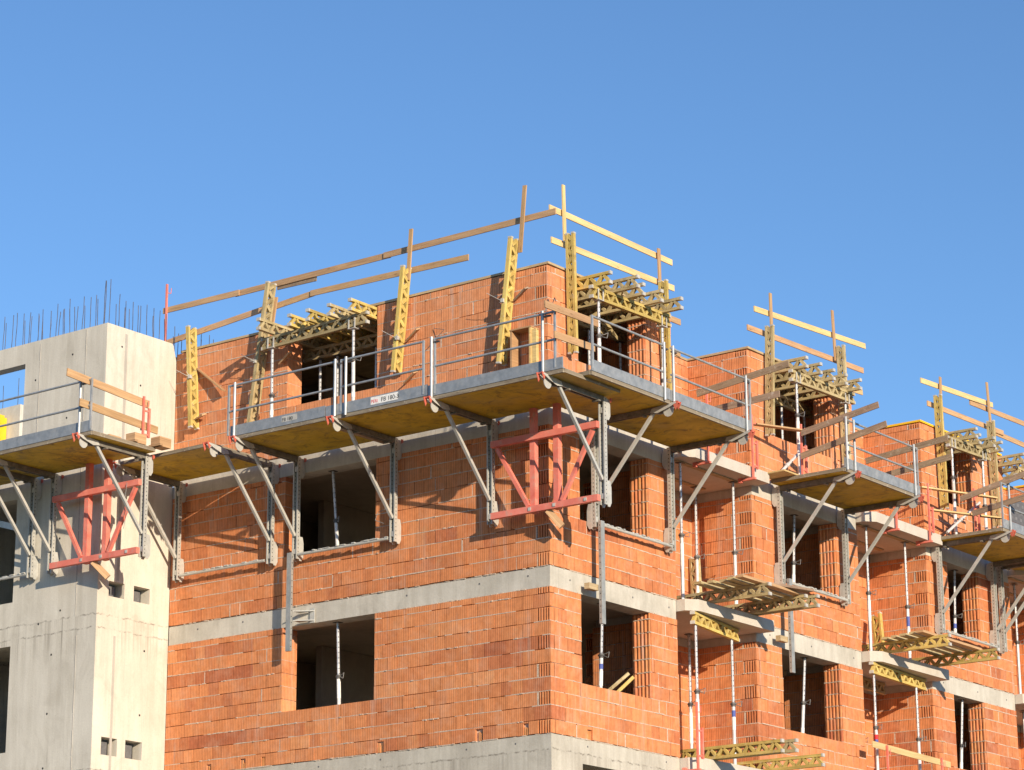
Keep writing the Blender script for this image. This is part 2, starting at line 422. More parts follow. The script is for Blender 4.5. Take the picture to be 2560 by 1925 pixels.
SUN = Vector((2.0, -1.0, .62)).normalized()
world = bpy.data.worlds.new('World'); scene.world = world; world.use_nodes = True
wn = world.node_tree; bg = wn.nodes['Background']
sky = wn.nodes.new('ShaderNodeTexSky'); sky.sky_type = 'NISHITA'; sky.sun_disc = False
sky.sun_elevation = math.asin(SUN.z); sky.sun_rotation = math.atan2(SUN.x, SUN.y)
sky.altitude = 300; sky.air_density = 1.0; sky.dust_density = 0.0; sky.ozone_density = 5.0
wn.links.new(sky.outputs[0], bg.inputs[0]); bg.inputs[1].default_value = .127
sl = bpy.data.lights.new('sun', 'SUN'); sl.energy = 4.3; sl.angle = R(.53); sl.color = (1.0, .84, .64)
so = bpy.data.objects.new('sun', sl); COL.objects.link(so); so.rotation_euler = SUN.to_track_quat('Z', 'Y').to_euler(); so.location = (30, -20, 30)

YAW, PITCH, ROLL = R(127.03365911), R(16.01313302), R(-.30417576)
fw = Vector((math.cos(YAW) * math.cos(PITCH), math.sin(YAW) * math.cos(PITCH), math.sin(PITCH)))
r0 = Vector((math.sin(YAW), -math.cos(YAW), 0)); u0_ = r0.cross(fw)
rr = math.cos(ROLL) * r0 + math.sin(ROLL) * u0_; uu_ = -math.sin(ROLL) * r0 + math.cos(ROLL) * u0_
cam = bpy.data.cameras.new('camera'); cam.sensor_width = 36; cam.lens = 93.9706; cam.clip_end = 6000; cam.clip_start = .5
co = bpy.data.objects.new('camera', cam); COL.objects.link(co)
co.matrix_world = Matrix((( rr.x, uu_.x, -fw.x, 27.53062749), (rr.y, uu_.y, -fw.y, -37.58514141), (rr.z, uu_.z, -fw.z, -7.04262112), (0, 0, 0, 1)))
scene.camera = co
scene.view_settings.view_transform = 'Standard'; scene.view_settings.look = 'None'; scene.view_settings.exposure = .45; scene.view_settings.gamma = 1.0
scene.cycles.max_bounces = 8

# ------------------------------------------------------------------ the brick building
bld = thing('brick_building', 'unfinished orange block building of three storeys with open window holes and balconies', 'building', (-4.7, 9, GZ))
TX = -9.39                                                            # face of the concrete tower
FL = Frame('x', 0.0, 1)                                               # left front, outer face y = 0
FR = Frame('y', 0.0, -1)                                              # right front, outer face x = 0
WL = (-6.35, -4.06)                                                   # window of the left front
BAYS = [(0.003, 4.05, (.94, 3.17)), (6.86, 11.03, (7.83, 10.13)), (14.07, 18.03, (15.04, 16.47)), (21.1, 25.2, (22.1, 24.2))]
BACK = -1.45
STO = [(0.0, 2.62), (3.0, 5.60), (6.0, 8.63)]
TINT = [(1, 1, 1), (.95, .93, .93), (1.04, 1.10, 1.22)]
for si, (z0, z1) in enumerate(STO):
    zh = z1 + .1
    brk = [(-8.2, .14, .17), (-7.3, .16, .2), (-6.75, .16, .19), (-3.9, .16, .21), (-1.6, .17, .22), (-.55, .15, .22)] if si == 0 else []
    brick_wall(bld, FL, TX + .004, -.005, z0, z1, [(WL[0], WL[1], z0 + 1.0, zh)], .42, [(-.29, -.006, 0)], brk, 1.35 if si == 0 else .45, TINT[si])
    for bi, (y0, y1, win) in enumerate(BAYS):
        if bi == 3 and si == 0: pass
        brk = [(y0 + 1.16, .15, .19)] if si == 0 else []
        ys = 0.0 if bi == 0 else y0
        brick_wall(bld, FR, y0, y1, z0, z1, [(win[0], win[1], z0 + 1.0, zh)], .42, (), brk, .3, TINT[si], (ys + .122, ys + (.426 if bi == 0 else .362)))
        jamb_ribs(bld, -.41, -.005, win[1], z0 + 1.0, z1)
        if bi > 0:                                                    # return wall of the bay towards the loggia, faces -y
            fs = Frame('x', y0 - .004, 1)
            brick_wall(bld, fs, BACK, -.012, z0, z1, (), .36, [(-.31, -.013, 0)], (), .45)
        fe = Frame('x', y1 + .004, -1)                                # the other return, faces +y
        brick_wall(bld, fe, BACK, -.44, z0, z1, (), .30)
        yb1 = BAYS[bi + 1][0] if bi < 3 else 29
        fb = Frame('y', BACK, -1)
        brick_wall(bld, fb, y1 - .3, yb1 + .3, z0, z1, (), .30)
# ring beams and floors
for zt in (3.0, 6.0):
    zb = zt - (.38 if zt < 5 else .40)
    b = MB(); b.box(TX + .006, -.014, .014, .40, zb, zt - .012); build(b, 'ring_beam', M['beam'], bld)
    for bi, (y0, y1, win) in enumerate(BAYS):
        b = MB(); b.box(-.40, -.014, (y0 + .40 if bi == 0 else y0 + .016), y1 - .014, zb, zt - .004)
        if bi == 0: b.box(-.39, -.0145, .0145, .41, zb + .001, zt - .005)
        if bi > 0: b.box(BACK + .01, -.41, y0 + .015, y0 + .30, zb, zt - .004)
        b.box(BACK + .01, -.41, y1 - .30, y1 - .015, zb, zt - .004)
        yb1 = BAYS[bi + 1][0] if bi < 3 else 29
        b.box(BACK - .28, BACK - .012, y1 - .2, yb1 + .2, zb, zt - .004)
        build(b, 'ring_beam', M['beam'], bld)
for zt in (0.0, 3.0, 6.0):
    s = MB(); s.box(-9.2, -1.74, .42, 29, zt - .25, zt - .01)
    for bi, (y0, y1, win) in enumerate(BAYS): s.box(-1.73, -.42, y0 + .42, y1 - .32, zt - .25, zt - .01)
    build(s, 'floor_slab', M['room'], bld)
def grout(u0, u1, kind, z, n):
    b = MB(); f = FL if kind == 'L' else FR
    for _ in range(n):
        u = rnd(u0, u1); w = rnd(.02, .10); f.box(b, u, min(u + w, u1), rnd(-.006, .010), .05, z - rnd(.003, .012), z + rnd(.004, .012))
    f.box(b, u0, u1, .03, .06, z - .004, z + .004); build(b, 'grout_edge', M['mortar'], bld)
for zt in (3.0,):
    grout(TX + .02, WL[0] - .02, 'L', 2.62, 24); grout(WL[1] + .02, -.02, 'L', 2.62, 34); grout(TX + .02, -.02, 'L', 3.0, 46)
    for y0, y1, win in BAYS[:3]: grout(y0 + .05, win[0] - .02, 'R', 2.62, 8); grout(win[1] + .02, y1 - .02, 'R', 2.62, 8); grout(y0 + .05, y1 - .02, 'R', 3.0, 26)
grout(TX + .02, -.02, 'L', 0.0, 46); grout(.05, 4.0, 'R', 0.0, 22)
for (k_, u, z) in [('L', x_, 2.86) for x_ in (-8.6, -7.4, -3.3, -1.6, -.5)] + [('R', y_, 2.82) for y_ in (.62, 2.6, 3.8, 7.4, 9.0, 10.7, 14.6, 16.2, 17.6)] + [('L', x_, -.12) for x_ in (-7.1, -5.4, -3.9, -1.9, -.8)] + [('R', y_, -.12) for y_ in (1.1, 3.6)]:
    f = FL if k_ == 'L' else FR; b = MB()
    b.tube(f.pt(u, .03, z), f.pt(u, .0105, z), .019, 10); build(b, 'tie_hole', M['foam'], bld)
# basement storey of plain concrete
b = MB(); holed_panel(b, Frame('x', .012, 1), TX + .006, -.016, GZ, -.004, [], .3); build(b, 'concrete_wall', M['base'], bld)
for bi, (y0, y1, win) in enumerate(BAYS):
    b = MB(); holed_panel(b, Frame('y', -.012, -1), y0 + .016, y1 - .01, GZ, -.004, [(win[0], win[1], -2.2, -.44)], .3)
    build(b, 'concrete_wall', M['base'], bld)
    yb1 = BAYS[bi + 1][0] if bi < 3 else 29
    b = MB(); b.box(BACK - .3, BACK - .01, y1 - .3, yb1 + .3, GZ, -.26); b.box(BACK, -.32, y1 - .3, y1 - .02, GZ, -.26)
    if bi: b.box(BACK, -.32, y0 + .02, y0 + .3, GZ, -.26)
    build(b, 'concrete_wall', M['base'], bld)
# rooms behind the openings
b = MB()
for zt in (0.0, 3.0, 6.0):
    h = 2.74 if zt < 5 else 2.60
    b.box(-9.15, -1.8, 6.4, 6.6, zt, zt + h); b.box(-3.35, -3.2, .45, 2.6, zt, zt + h); b.box(-7.6, -7.45, 2.4, 6.4, zt, zt + h)
    b.box(-4.1, -3.9, 6.6, 29, zt, zt + h); b.box(-9.15, -9.0, .45, 29, zt, zt + h); b.box(-9, -1.75, 28.8, 29, zt, zt + h)
    b.box(-3.9, -1.75, 13.2, 13.4, zt, zt + h); b.box(-3.9, -1.75, 20.4, 20.6, zt, zt + h)
b.box(-9, -1.75, .5, 29, -3.2, -3.0); b.box(-2.6, -2.4, .5, 29, -3, -.26)
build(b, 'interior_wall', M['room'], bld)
for (xa, yb) in ((-2.1, 4.05), (-2.1, 11.6), (-2.1, 18.4)):                         # block piers inside, seen through the windows
    for z0 in (0.0, 3.0, 6.0):
        brick_wall(bld, Frame('x', yb, 1), xa - .05, xa + .31, z0, z0 + 2.6, (), .3, [(xa - .05, xa + .2, 1)])
# precast balcony slabs with a chamfered outer corner
def balcony(y0, y1, zt, zb):
    s = MB(); x1 = .36
    pts = [(BACK + .002, y0 + .004), (-.01, y0 + .004), (.18, y0 + .004), (x1, y0 + .22), (x1, y1 + .10), (.02, y1 + .10), (.02, y1 - .012), (BACK + .002, y1 - .012)]
    ins = [(x if x < .1 else x - .05, y) for x, y in pts]
    lo = [Vector((x, y, zb)) for x, y in pts]; hi = [Vector((x, y, zt)) for x, y in pts]; n = len(pts)
    s.face(lo[::-1]); s.face(hi)
    for i in range(n):
        j = (i + 1) % n; s.face([lo[i], lo[j], hi[j], hi[i]])
    build(s, 'balcony_slab', M['slab'], bld)
    if zt > 5:
        for xx in (-.92, -.07):
            s = MB(); s.box(xx - .06, xx + .06, y0 + .15, y1 - .35, zb - .024, zb - .002, (1, 1, 1), rnd(0, 9)); build(s, 'soffit_batten', M['plydeck'], bld)
for bi in range(3):
    y0, y1 = BAYS[bi][1], BAYS[bi + 1][0]
    for zt in (0.0, 3.0, 6.0): balcony(y0, y1, zt, zt - .22)

# ------------------------------------------------------------------ the concrete tower
tow = thing('concrete_tower', 'pale bare concrete stair tower with rebar sprouting from its top', 'tower', (-11.5, -1, GZ))
FT = Frame('x', -1.97, 1); FTR = Frame('y', TX, -1)
niches = [(-1.74, -1.30, .28, .62), (-1.08, -.63, .28, .63), (-1.67, -1.245, 3.36, 3.66), (-.99, -.55, 3.36, 3.67), (-1.74, -1.30, -2.7, -2.36), (-1.08, -.63, -2.7, -2.36)]
b = MB(); holed_panel(b, FT, -14.2, TX - .004, GZ, 8.83, [(-13.1, -11.77, .5, 2.6), (-13.1, -11.77, 3.48, 5.58), (-14.1, -11.72, 6.1, 8.40)], .25)
build(b, 'tower_wall', M['tower'], tow)
b = MB(); holed_panel(b, FTR, -1.97 + .004, .0, GZ, 8.42, niches, .25)
b.prism([(TX, -1.966, 8.42), (TX, 0.0, 8.42), (TX, 0, 8.46), (TX, -.10, 8.79), (TX, -.13, 8.834), (TX, -1.966, 8.834)], (-.25, 0, 0))
b.box(-9.64, TX - .06, 0.0, 6.0, 6, 8.6)
b.box(-14.2, -13.95, -1.7, 5, GZ, 5.6)
b.box(-13.9, -9.7, 2.2, 2.4, GZ, 5.9); b.box(-13.9, -9.7, -1.7, 2.2, 2.75, 3.0); b.box(-13.9, -9.7, -1.7, 2.2, 5.72, 5.95)
build(b, 'tower_wall', M['tower'], tow)
for h in niches[:4]:
    b = MB(); b.box(TX - .20, TX - .13, h[0] - .02, h[1] - .14, h[2] - .02, h[3] - .07); build(b, 'niche_board', M['foam'], tow)
b = MB(); b.box(-19.5, -16.2, 2.0, 2.25, GZ, 9.2); build(b, 'tower_wall', M['tower'], tow)
for (y, x, z) in [(-1.55, 0, 8.43), (-1.0, 0, 7.75), (-.95, 0, 6.85), (-.65, 0, 2.42), (-.72, 0, 1.15)] + [(0, -11.4, 8.0), (0, -10.45, 7.05), (0, -10.5, 4.6), (0, -10.6, 2.3), (0, -10.65, 1.15), (0, -10.7, .1), (0, -11.35, 4.95), (0, -10.4, 3.15), (0, -11.0, 2.95), (0, -10.35, 8.35)]:
    b = MB()
    if x == 0: b.tube((TX - .01, y, z), (TX + .002, y, z), .022, 10)
    else: b.tube((x, -1.96, z), (x, -1.972, z), .022, 10)
    build(b, 'tie_hole', M['black'], tow)
# formwork joints: slim raised fins left by the shutter edges
for (x, za, zb) in ((-9.98, 3.0, 8.8), (-9.93, -.6, 2.6), (-11.3, 6.1, 8.75)):
    b = MB()
    z = za
    while z < zb:
        l = rnd(.15, .5); b.box(x + rnd(-.004, .002), x + .012, -1.975 - rnd(0, .004), -1.965, z, min(zb, z + l)); z += l + rnd(0, .03)
    build(b, 'formwork_fin', M['tower_in'], tow)
for (y, za, zb, w) in ((-1.47, 3.7, 8.72, .07), (-1.50, -.9, 2.6, .06)):
    b = MB(); b.box(TX - .01, TX + .003, y, y + w, za, zb); build(b, 'formwork_fin', M['tower_in'], tow)
def rebar(x, y, h, lean=0.0, lean2=0.0, z=8.78, r=.0075):
    b = MB(); p = [Vector((x, y, z))]
    for i in range(1, 4): p.append(Vector((x + lean * i / 3 + rnd(-.006, .006), y + lean2 * i / 3 + rnd(-.006, .006), z + h * i / 3)))
    b.path(p, r, 6); build(b, 'rebar', M['rebar'], tow, True)
for x in (-9.47, -9.60, -9.62): rebar(x, -1.86, 1.0, .02)
x = -9.85
while x > -13.0:
    rebar(x + rnd(-.04, .04), -1.86, rnd(.62, .82), rnd(-.03, .04)); 
    if random.random() < .8: rebar(x - rnd(.03, .12), -1.76, rnd(.55, .75), rnd(-.03, .04))
    x -= .19
y = -1.62
while y < 3.4:
    rebar(-9.47, y + rnd(-.04, .04), rnd(.62, .84), 0, rnd(-.03, .03), 8.78 if y < -.1 else 8.5)
    if random.random() < .6: rebar(-9.58, y + rnd(.03, .12), rnd(.55, .72), 0, rnd(-.03, .03), 8.78 if y < -.1 else 8.5)
    y += .20
for x in (-16.4, -16.9, -17.4, -17.9): rebar(x, 2.1, rnd(.6, .8), 0, 0, 9.15)
b = MB(); b.box(-17.9, -16.60, 1.70, 1.98, 7.0, 8.93); b.box(-17.85, -16.66, 1.72, 1.96, 8.93, 9.0)
single(b, 'yellow_formwork', M['yellowp'], 'bright yellow formwork panel behind the railing left of the concrete tower', 'formwork')

# ------------------------------------------------------------------ timber parts
def board(p, q, label, mat='board', w=.025, h=.12, up=(0, 0, 1), name='guard_board', cat='board', group='timber guard boards'):
    b = MB(); k = rnd(.86, 1.08); c = (k, k * rnd(.97, 1.02), k * rnd(.94, 1.02))
    b.beam(p, q, w, h, up, c, rnd(0, 90)); return single(b, name, M[mat], label, cat, group)

def lattice_girder(p, q, dep, label, mat='girder', group='lattice girders', h=.24, cw=.08, ch=.055, caps=True, sw=.028):
    """two chords and a zigzag of struts; p,q = centre line, dep = direction of the girder's depth"""
    p = Vector(p); q = Vector(q); X = (q - p); L = X.length; X.normalize()
    D = Vector(dep); D = (D - X * D.dot(X)).normalized(); Y = D.cross(X)
    t = thing('lattice_girder', label, 'girder', p, group); k = rnd(.74, 1.08)
    for s in (-1, 1):
        b = MB(); o = D * s * (h - ch) / 2; kk = k * rnd(.88, 1.08)
        b.obox((p + q) / 2 + o, X, Y, D, L / 2, cw / 2, ch / 2, (kk, kk, kk * rnd(.9, 1)), rnd(0, 90)); build(b, 'chord', M[mat], t)
    b = MB(); n = max(2, round(L / .30)); st = L / n; a = (h - ch) / 2 - .012
    for i in range(n):
        m = p + X * (st * i)
        for (u0, u1, s0) in ((.04, .5, -1), (.5, .96, 1)):
            A = m + X * st * u0 + D * a * s0; B = m + X * st * u1 - D * a * s0
            d = (B - A); l = d.length; d.normalize(); N = Y; W = N.cross(d)
            kk = k * rnd(.80, 1.08); b.obox((A + B) / 2, d, N, W, l / 2 + .020, cw * .44, sw, (kk, kk, kk * .95), rnd(0, 90))
    build(b, 'lattice_web', M[mat], t)
    if caps:
        for e in (p, q):
            sg = -1 if e is p else 1
            for s in (-1, 1):
                b = MB(); b.obox(e + X * sg * .010 + D * s * (h - ch) / 2, X, Y, D, .016, cw / 2 + .004, ch / 2 + .004); build(b, 'end_cap', M['cap'], t)
    return t

def prop(x, y, z0, z1, label, split=.5, tx=0.0, ty=0.0, sticker=None, tripod=False, plate=True, group='adjustable steel props'):
    t = thing('steel_prop', label, 'prop', (x, y, z0), group)
    p = Vector((x, y, z0)); q = Vector((x + tx, y + ty, z1)); X = q - p; at = lambda f: p + X * f
    zs = split
    b = MB(); b.tube(at(0), at(zs), .036, 12); build(b, 'outer_tube', M['prop'], t, True)
    b = MB(); b.tube(at(zs), at(1), .028, 12); build(b, 'inner_tube', M['propin'], t, True)
    c = at(zs); b = MB(); b.tube(c - Vector((0, 0, .05)), c + Vector((0, 0, .03)), .047, 12); b.tube(c - Vector((0, 0, .015)), c + Vector((0, 0, .010)), .062, 12); col = build(b, 'collar', M['iron'], t, True)
    b = MB(); a = rnd(-.6, .6); dx, dy = math.cos(a), math.sin(a)
    b.path([c + Vector((-.05 * dx, -.05 * dy, .01)), c + Vector((.10 * dx, .10 * dy, .02)), c + Vector((.17 * dx, .17 * dy, .05)), c + Vector((.15 * dx + .02, .15 * dy - .03, -.06)), c + Vector((.06 * dx, .06 * dy, -.02))], .007, 5)
    build(b, 'handle', M['wire'], t)
    b = MB(); b.obox(at(0) + Vector((0, 0, .005)), (1, 0, 0), (0, 1, 0), (0, 0, 1), .06, .06, .005); build(b, 'base_plate', M['arm'], t)
    if plate:
        b = MB(); b.obox(at(1) - Vector((0, 0, .005)), (1, 0, 0), (0, 1, 0), (0, 0, 1), .07, .07, .004); build(b, 'head_plate', M['iron'], t)
    if sticker:
        for (f0, f1, m) in sticker:
            b = MB(); b.tube(at(f0), at(f1), .0385, 12, None, False); build(b, 'sticker', M[m], t, True)
    if tripod:
        for a in (.3, 2.4, 4.5):
            b = MB(); e = Vector((x + .22 * math.cos(a), y + .22 * math.sin(a), z0 + .01)); b.beam(e, p + Vector((0, 0, .30)), .03, .03); b.beam(e, p + Vector((.05 * math.cos(a), .05 * math.sin(a), .08)), .02, .03); build(b, 'tripod_leg', M['white'], t)
        b = MB(); b.path([p + Vector((-.22, -.1, .05)), p + Vector((-.16, -.12, .16)), p + Vector((-.06, -.1, .24)), p + Vector((.03, -.06, .26))], .014, 6); build(b, 'locking_bow', M['hose'], t)
    return t

# ------------------------------------------------------------------ folding bracket platforms
class PF:
    def __init__(s, kind):
        s.k = kind
    def p(s, u, o, z):
        if s.k == 'L': return Vector((u, -o, z))
        if s.k == 'T': return Vector((u, -1.97 - o, z))
        return Vector((o, u, z))
    def box(s, mb, u0, u1, o0, o1, z0, z1, col=(1, 1, 1)):
        a = s.p(u0, o0, z0); b = s.p(u1, o1, z1)
        mb.box(min(a.x, b.x), max(a.x, b.x), min(a.y, b.y), max(a.y, b.y), z0, z1, col)
DZ0 = 5.90
def bracket(root, f, u, outer=True, hook=True, zlo=3.87, side=1, strut=True, DZ=5.90):
    w = .115
    m = MB(); 
    for s in (-1, 1):                                                 # twin channel mast
        uc = u + s * .050
        f_ = f
        m.beam(f.p(uc, .16, zlo), f.p(uc, .16, DZ - .01), .022, .085, f.p(0, 1, 0) - f.p(0, 0, 0))
    f.box(m, u - .03, u + .03, .15, .19, zlo + .1, zlo + .2); f.box(m, u - .03, u + .03, .15, .19, DZ - .3, DZ - .2)
    m.beam(f.p(u, .125, zlo + .02), f.p(u, .125, DZ - .02), .09, .012, f.p(0, 1, 0) - f.p(0, 0, 0))  # back plate added to keep the gap between the channels dark
    mast = build(m, 'mast', M['mast'], root)
    for (za, zb, oo, nm) in ((zlo - .03, zlo + .44, .01, 'wall_shoe'), (DZ - .42, DZ - .03, .01, 'suspension_plate')):   # between mast and wall
        m = MB(); f.box(m, u - .05, u + .05, .06, .09, (za + zb) / 2 - .03, (za + zb) / 2 + .03)
        pts = [(.12, za), (oo + .05, za), (oo, za + .08), (oo, zb - .12), (oo + .03, zb), (.12, zb)]
        for s in (-1, 1): m.prism([f.p(u + s * .058 - .006, o, z) for o, z in pts], f.p(.012, 0, 0) - f.p(0, 0, 0))
        build(m, nm, M['arm'], mast)
    m = MB()
    for s in (-1, 1): m.beam(f.p(u + s * .038, .19, DZ - .055), f.p(u + s * .038, 1.62, DZ - .055), .03, .10)
    for o in (.35, 1.25): f.box(m, u - .075, u + .075, o - .03, o + .03, DZ - .13, DZ - .10)
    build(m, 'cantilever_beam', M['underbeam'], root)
    if strut:
        m = MB(); m.beam(f.p(u, .20, zlo + .45), f.p(u, 1.47, DZ - .10), .055, .055); build(m, 'diagonal_strut', M['arm'], root)
    if outer:
        m = MB(); pts = [(1.44, DZ - .10), (1.60, DZ - .13), (1.86, DZ - .06), (2.0, DZ - .005), (2.0, DZ + .02), (1.66, DZ - .005), (1.48, DZ - .03)]
        for s in (-1, 1): m.prism([f.p(u + s * .062 - .005, o, z) for o, z in pts], f.p(.010, 0, 0) - f.p(0, 0, 0))
        m.disc(f.p(u, 1.80, DZ - .11), f.p(1, 0, 0) - f.p(0, 0, 0), .105, .012, 20); hp = build(m, 'hinge_plate', M['arm'], root)
        if hook:
            m = MB(); m.prism([f.p(u - .06, o, z) for o, z in ((1.95, DZ + .03), (2.05, DZ + .03), (2.03, DZ - .04), (1.99, DZ - .13), (1.95, DZ - .05))], f.p(.012, 0, 0) - f.p(0, 0, 0))
            m.prism([f.p(u + .05, o, z) for o, z in ((1.95, DZ + .03), (2.04, DZ + .03), (2.02, DZ - .03), (1.98, DZ - .10), (1.95, DZ - .05))], f.p(.012, 0, 0) - f.p(0, 0, 0))
            m.beam(f.p(u - .06, 2.0, DZ + .02), f.p(u + .06, 2.0, DZ + .02), .03, .03); build(m, 'release_hook', M['orange'], root)
    m = MB(); m.prism([f.p(u + .09 * side, o, z) for o, z in ((.015, DZ - .02), (.07, DZ - .02), (.055, DZ - .10), (.015, DZ - .07))], f.p(.02, 0, 0) - f.p(0, 0, 0))
    build(m, 'wall_wedge', M['orange'], root)

def platform(kind, u0, u1, label, brackets=(), rail=None, posts=(), frames=(), d0=.16, d1=1.86, dz=0.0, toe=True, beams=(), text=None, outer=True, deck_over=0.0):
    f = PF(kind); t = thing('bracket_platform', label, 'scaffold', f.p((u0 + u1) / 2, .9, DZ0 + dz), 'folding bracket platforms round the top storey')
    z = DZ0 + dz
    m = MB(); k = rnd(.92, 1.05); f.box(m, u0, u1, d0, d1 - .03, z, z + .035, (k, k, k)); build(m, 'deck_board', M['ply'], t)
    m = MB(); f.box(m, u0, u1, d1 - .03, d1 + .012, z - .004, z + .062); f.box(m, u0 - .012, u0, d0, d1 - .03, z + .002, z + .075); f.box(m, u1, u1 + .012, d0, d1 - .03, z + .002, z + .075); build(m, 'deck_edge', M['plyedge'], t)
    m = MB(); f.box(m, u0 + .02, u1 - .02, d0, d1 - .05, z + .036, z + .075); build(m, 'plank_floor', M['grey'], t)
    if toe:
        m = MB(); f.box(m, u0, u1, d1 - .006, d1 + .018, z + .07, z + .275); f.box(m, u0, u1, d1 - .05, d1 - .006, z + .069, z + .09)
        tb = build(m, 'toe_board', M['toe'], t)
    for u in brackets: bracket(t, f, u, outer, DZ=z - .002)
    for (u, ww) in beams:
        m = MB(); f.box(m, u - ww / 2, u + ww / 2, .25, 1.65, z - .11, z - .003); build(m, 'cross_beam', M['grey'], t)
    if rail:
        ra, rb = rail; o = d1 + .01; zt, zm = 6.96, 6.455
        for nm, zz in (('top_rail', zt), ('mid_rail', zm)):
            m = MB(); m.tube(f.p(ra, o, zz), f.p(rb, o, zz), .021, 10); build(m, nm, M['galv'], t, True)
        for u in posts:
            m = MB(); m.tube(f.p(u, o + .035, z + .02), f.p(u, o + .035, zt + .04), .027, 10); build(m, 'guardrail_post', M['galv'], t, True)
        for u in frames:
            m = MB(); m.beam(f.p(u, o, z + .1), f.p(u, o, zt + .02), .035, .035, f.p(0, 1, 0) - f.p(0, 0, 0)); build(m, 'end_frame', M['galv'], t)
        for u in posts[:2]:
            m = MB(); f.box(m, u - .0, u + .15, o - .02, o + .03, zt - .07, zt - .045); build(m, 'rail_clip', M['iron'], t)
    return t, f

def lettering(txt, size, mat, parent, loc, rot, name='lettering', extr=.0008):
    cu = bpy.data.curves.new('tmp', 'FONT'); cu.body = txt; cu.size = size; cu.extrude = extr
    o = bpy.data.objects.new('tmp', cu); COL.objects.link(o); bpy.context.view_layer.update()
    me = bpy.data.meshes.new_from_object(o.evaluated_get(bpy.context.evaluated_depsgraph_get()))
    bpy.data.objects.remove(o); me.materials.clear(); me.materials.append(mat)
    n = bpy.data.objects.new(name, me); COL.objects.link(n); n.parent = parent
    n.location = Vector(loc) - origin(parent); n.rotation_euler = rot
    return n

P0, fL = platform('L', -9.05, -6.66, 'low yellow decked platform bridging between concrete tower and left front', (-9.06, -6.57), None, toe=False, dz=-.02)
P1, _ = platform('L', -6.08, -3.72, 'bracket platform with railing in front of the left window opening, next to the tower', (-5.91,), (-6.14, -3.44), (-5.96, -3.46), (-6.14, -3.34), dz=-.01)
P2, _ = platform('L', -3.70, -1.31, 'bracket platform with lettered grey toe board in the middle of the left front', (-3.49,), (-3.34, -1.38), (-3.20, ), (-1.40,), beams=((-3.62, .10),), dz=-.03)
P3, _ = platform('L', -1.29, 1.68, 'bracket platform running past the building corner, red frame under it', (-1.20, 1.30), (-1.22, 1.52), (-1.19, 1.28), (-1.14, 1.52), dz=-.06)
P4, fR = platform('R', -1.28, 1.16, 'short platform on the right front directly beside the building corner', (1.20,), (-1.26, .96), (.94,), (-1.25,), d0=.18, beams=(), dz=.0)
P5, _ = platform('R', 1.18, 3.86, 'platform on the right front ending at the first balcony', (3.70,), (1.2, 3.87), (1.23, 3.69), (3.87,), dz=-.01)
P6, _ = platform('R', 7.36, 10.42, 'platform in front of the second bay between two balconies', (7.66, 10.24), (7.40, 10.35), (7.40, 10.17, 7.71), (10.35,), dz=-.01)
P7, _ = platform('R', 14.12, 17.05, 'platform on the third bay with grey printed mesh on its railing', (14.35, 16.93), (14.14, 17.05), (14.43,), (14.14,), dz=-.01)
P8, _ = platform('R', 17.10, 19.8, 'farthest platform at the right edge of the picture', (17.30, 19.6), (17.15, 19.8), (17.2, 19.7), (), dz=-.01)
PT, fT = platform('T', -13.6, -7.80, 'platform with railing hung on the concrete tower', (-11.13, -10.55, -8.05), (-13.5, -7.81), (-8.08, ), (-7.82,), d1=1.85, dz=-.01)
# printed labels on two toe boards
yl = -(1.86 + .0195)
b = MB(); b.box(-2.62, -1.98, yl - .0015, yl, 5.985, 6.125); build(b, 'label_plate', M['label'], P2)
lettering('PERI', .085, M['redink'], P2, (-2.61, yl - .003, 6.015), (R(90), 0, 0))
lettering('FB 180-3', .115, M['black'], P2, (-2.375, yl - .003, 6.01), (R(90), 0, 0))
b = MB(); b.box(-4.78, -4.40, yl - .0015, yl, 6.02, 6.13); build(b, 'label_plate', M['cap'], P1)
lettering('FB 180', .095, M['black'], P1, (-4.77, yl - .003, 6.035), (R(90), 0, 0))
# mesh on the far railing
b = MB(); b.box(1.855, 1.862, 14.46, 17.0, 6.18, 6.72); build(b, 'rail_mesh', M['tarp'], P7)
b = MB(); b.box(1.857, 1.8615, 14.5, 16.96, 6.22, 6.68); y = 14.55
while y < 16.9:
    for zz in (6.28, 6.44, 6.60): b.obox((1.863, y + (zz - 6.2) * .4, zz), (0, 1, 0), (1, 0, 0), (0, 0, 1), .05, .002, .035)
    y += .22
build(b, 'rail_mesh_print', M['tarpline'], P7)

# bracing tubes from mast to mast
def tube_thing(f, ua, ub, o, z, label):
    b = MB(); b.tube(f.p(ua, o, z), f.p(ub, o, z), .030, 10)
    for _ in range(int(abs(ub - ua) * 9)):
        u = rnd(ua, ub); b.obox(f.p(u, o, z + .028), (1, 0, 0), (0, 1, 0), (0, 0, 1), rnd(.02, .05), rnd(.02, .05), rnd(.006, .012))
    return single(b, 'bracing_tube', M['arm'], label, 'steel tube', 'bracing tubes between bracket feet')
tube_thing(fL, -8.95, -6.70, .17, 3.95, 'mortar-splashed steel tube between bracket feet beside the concrete tower')
tube_thing(fL, -5.83, -3.60, .17, 3.95, 'mortar-splashed steel tube crossing below the left window opening')
tube_thing(fR, 1.30, 3.66, .17, 3.95, 'steel tube crossing below the window opening near the corner')
tube_thing(fR, 7.80, 10.2, .17, 3.94, 'steel tube crossing below the window opening of the second bay')
tube_thing(fR, 14.5, 16.9, .17, 3.92, 'steel tube crossing below the window opening of the third bay')
tube_thing(fT, -12.4, -11.22, .17, 3.95, 'steel tube at the tower window at the left picture edge')

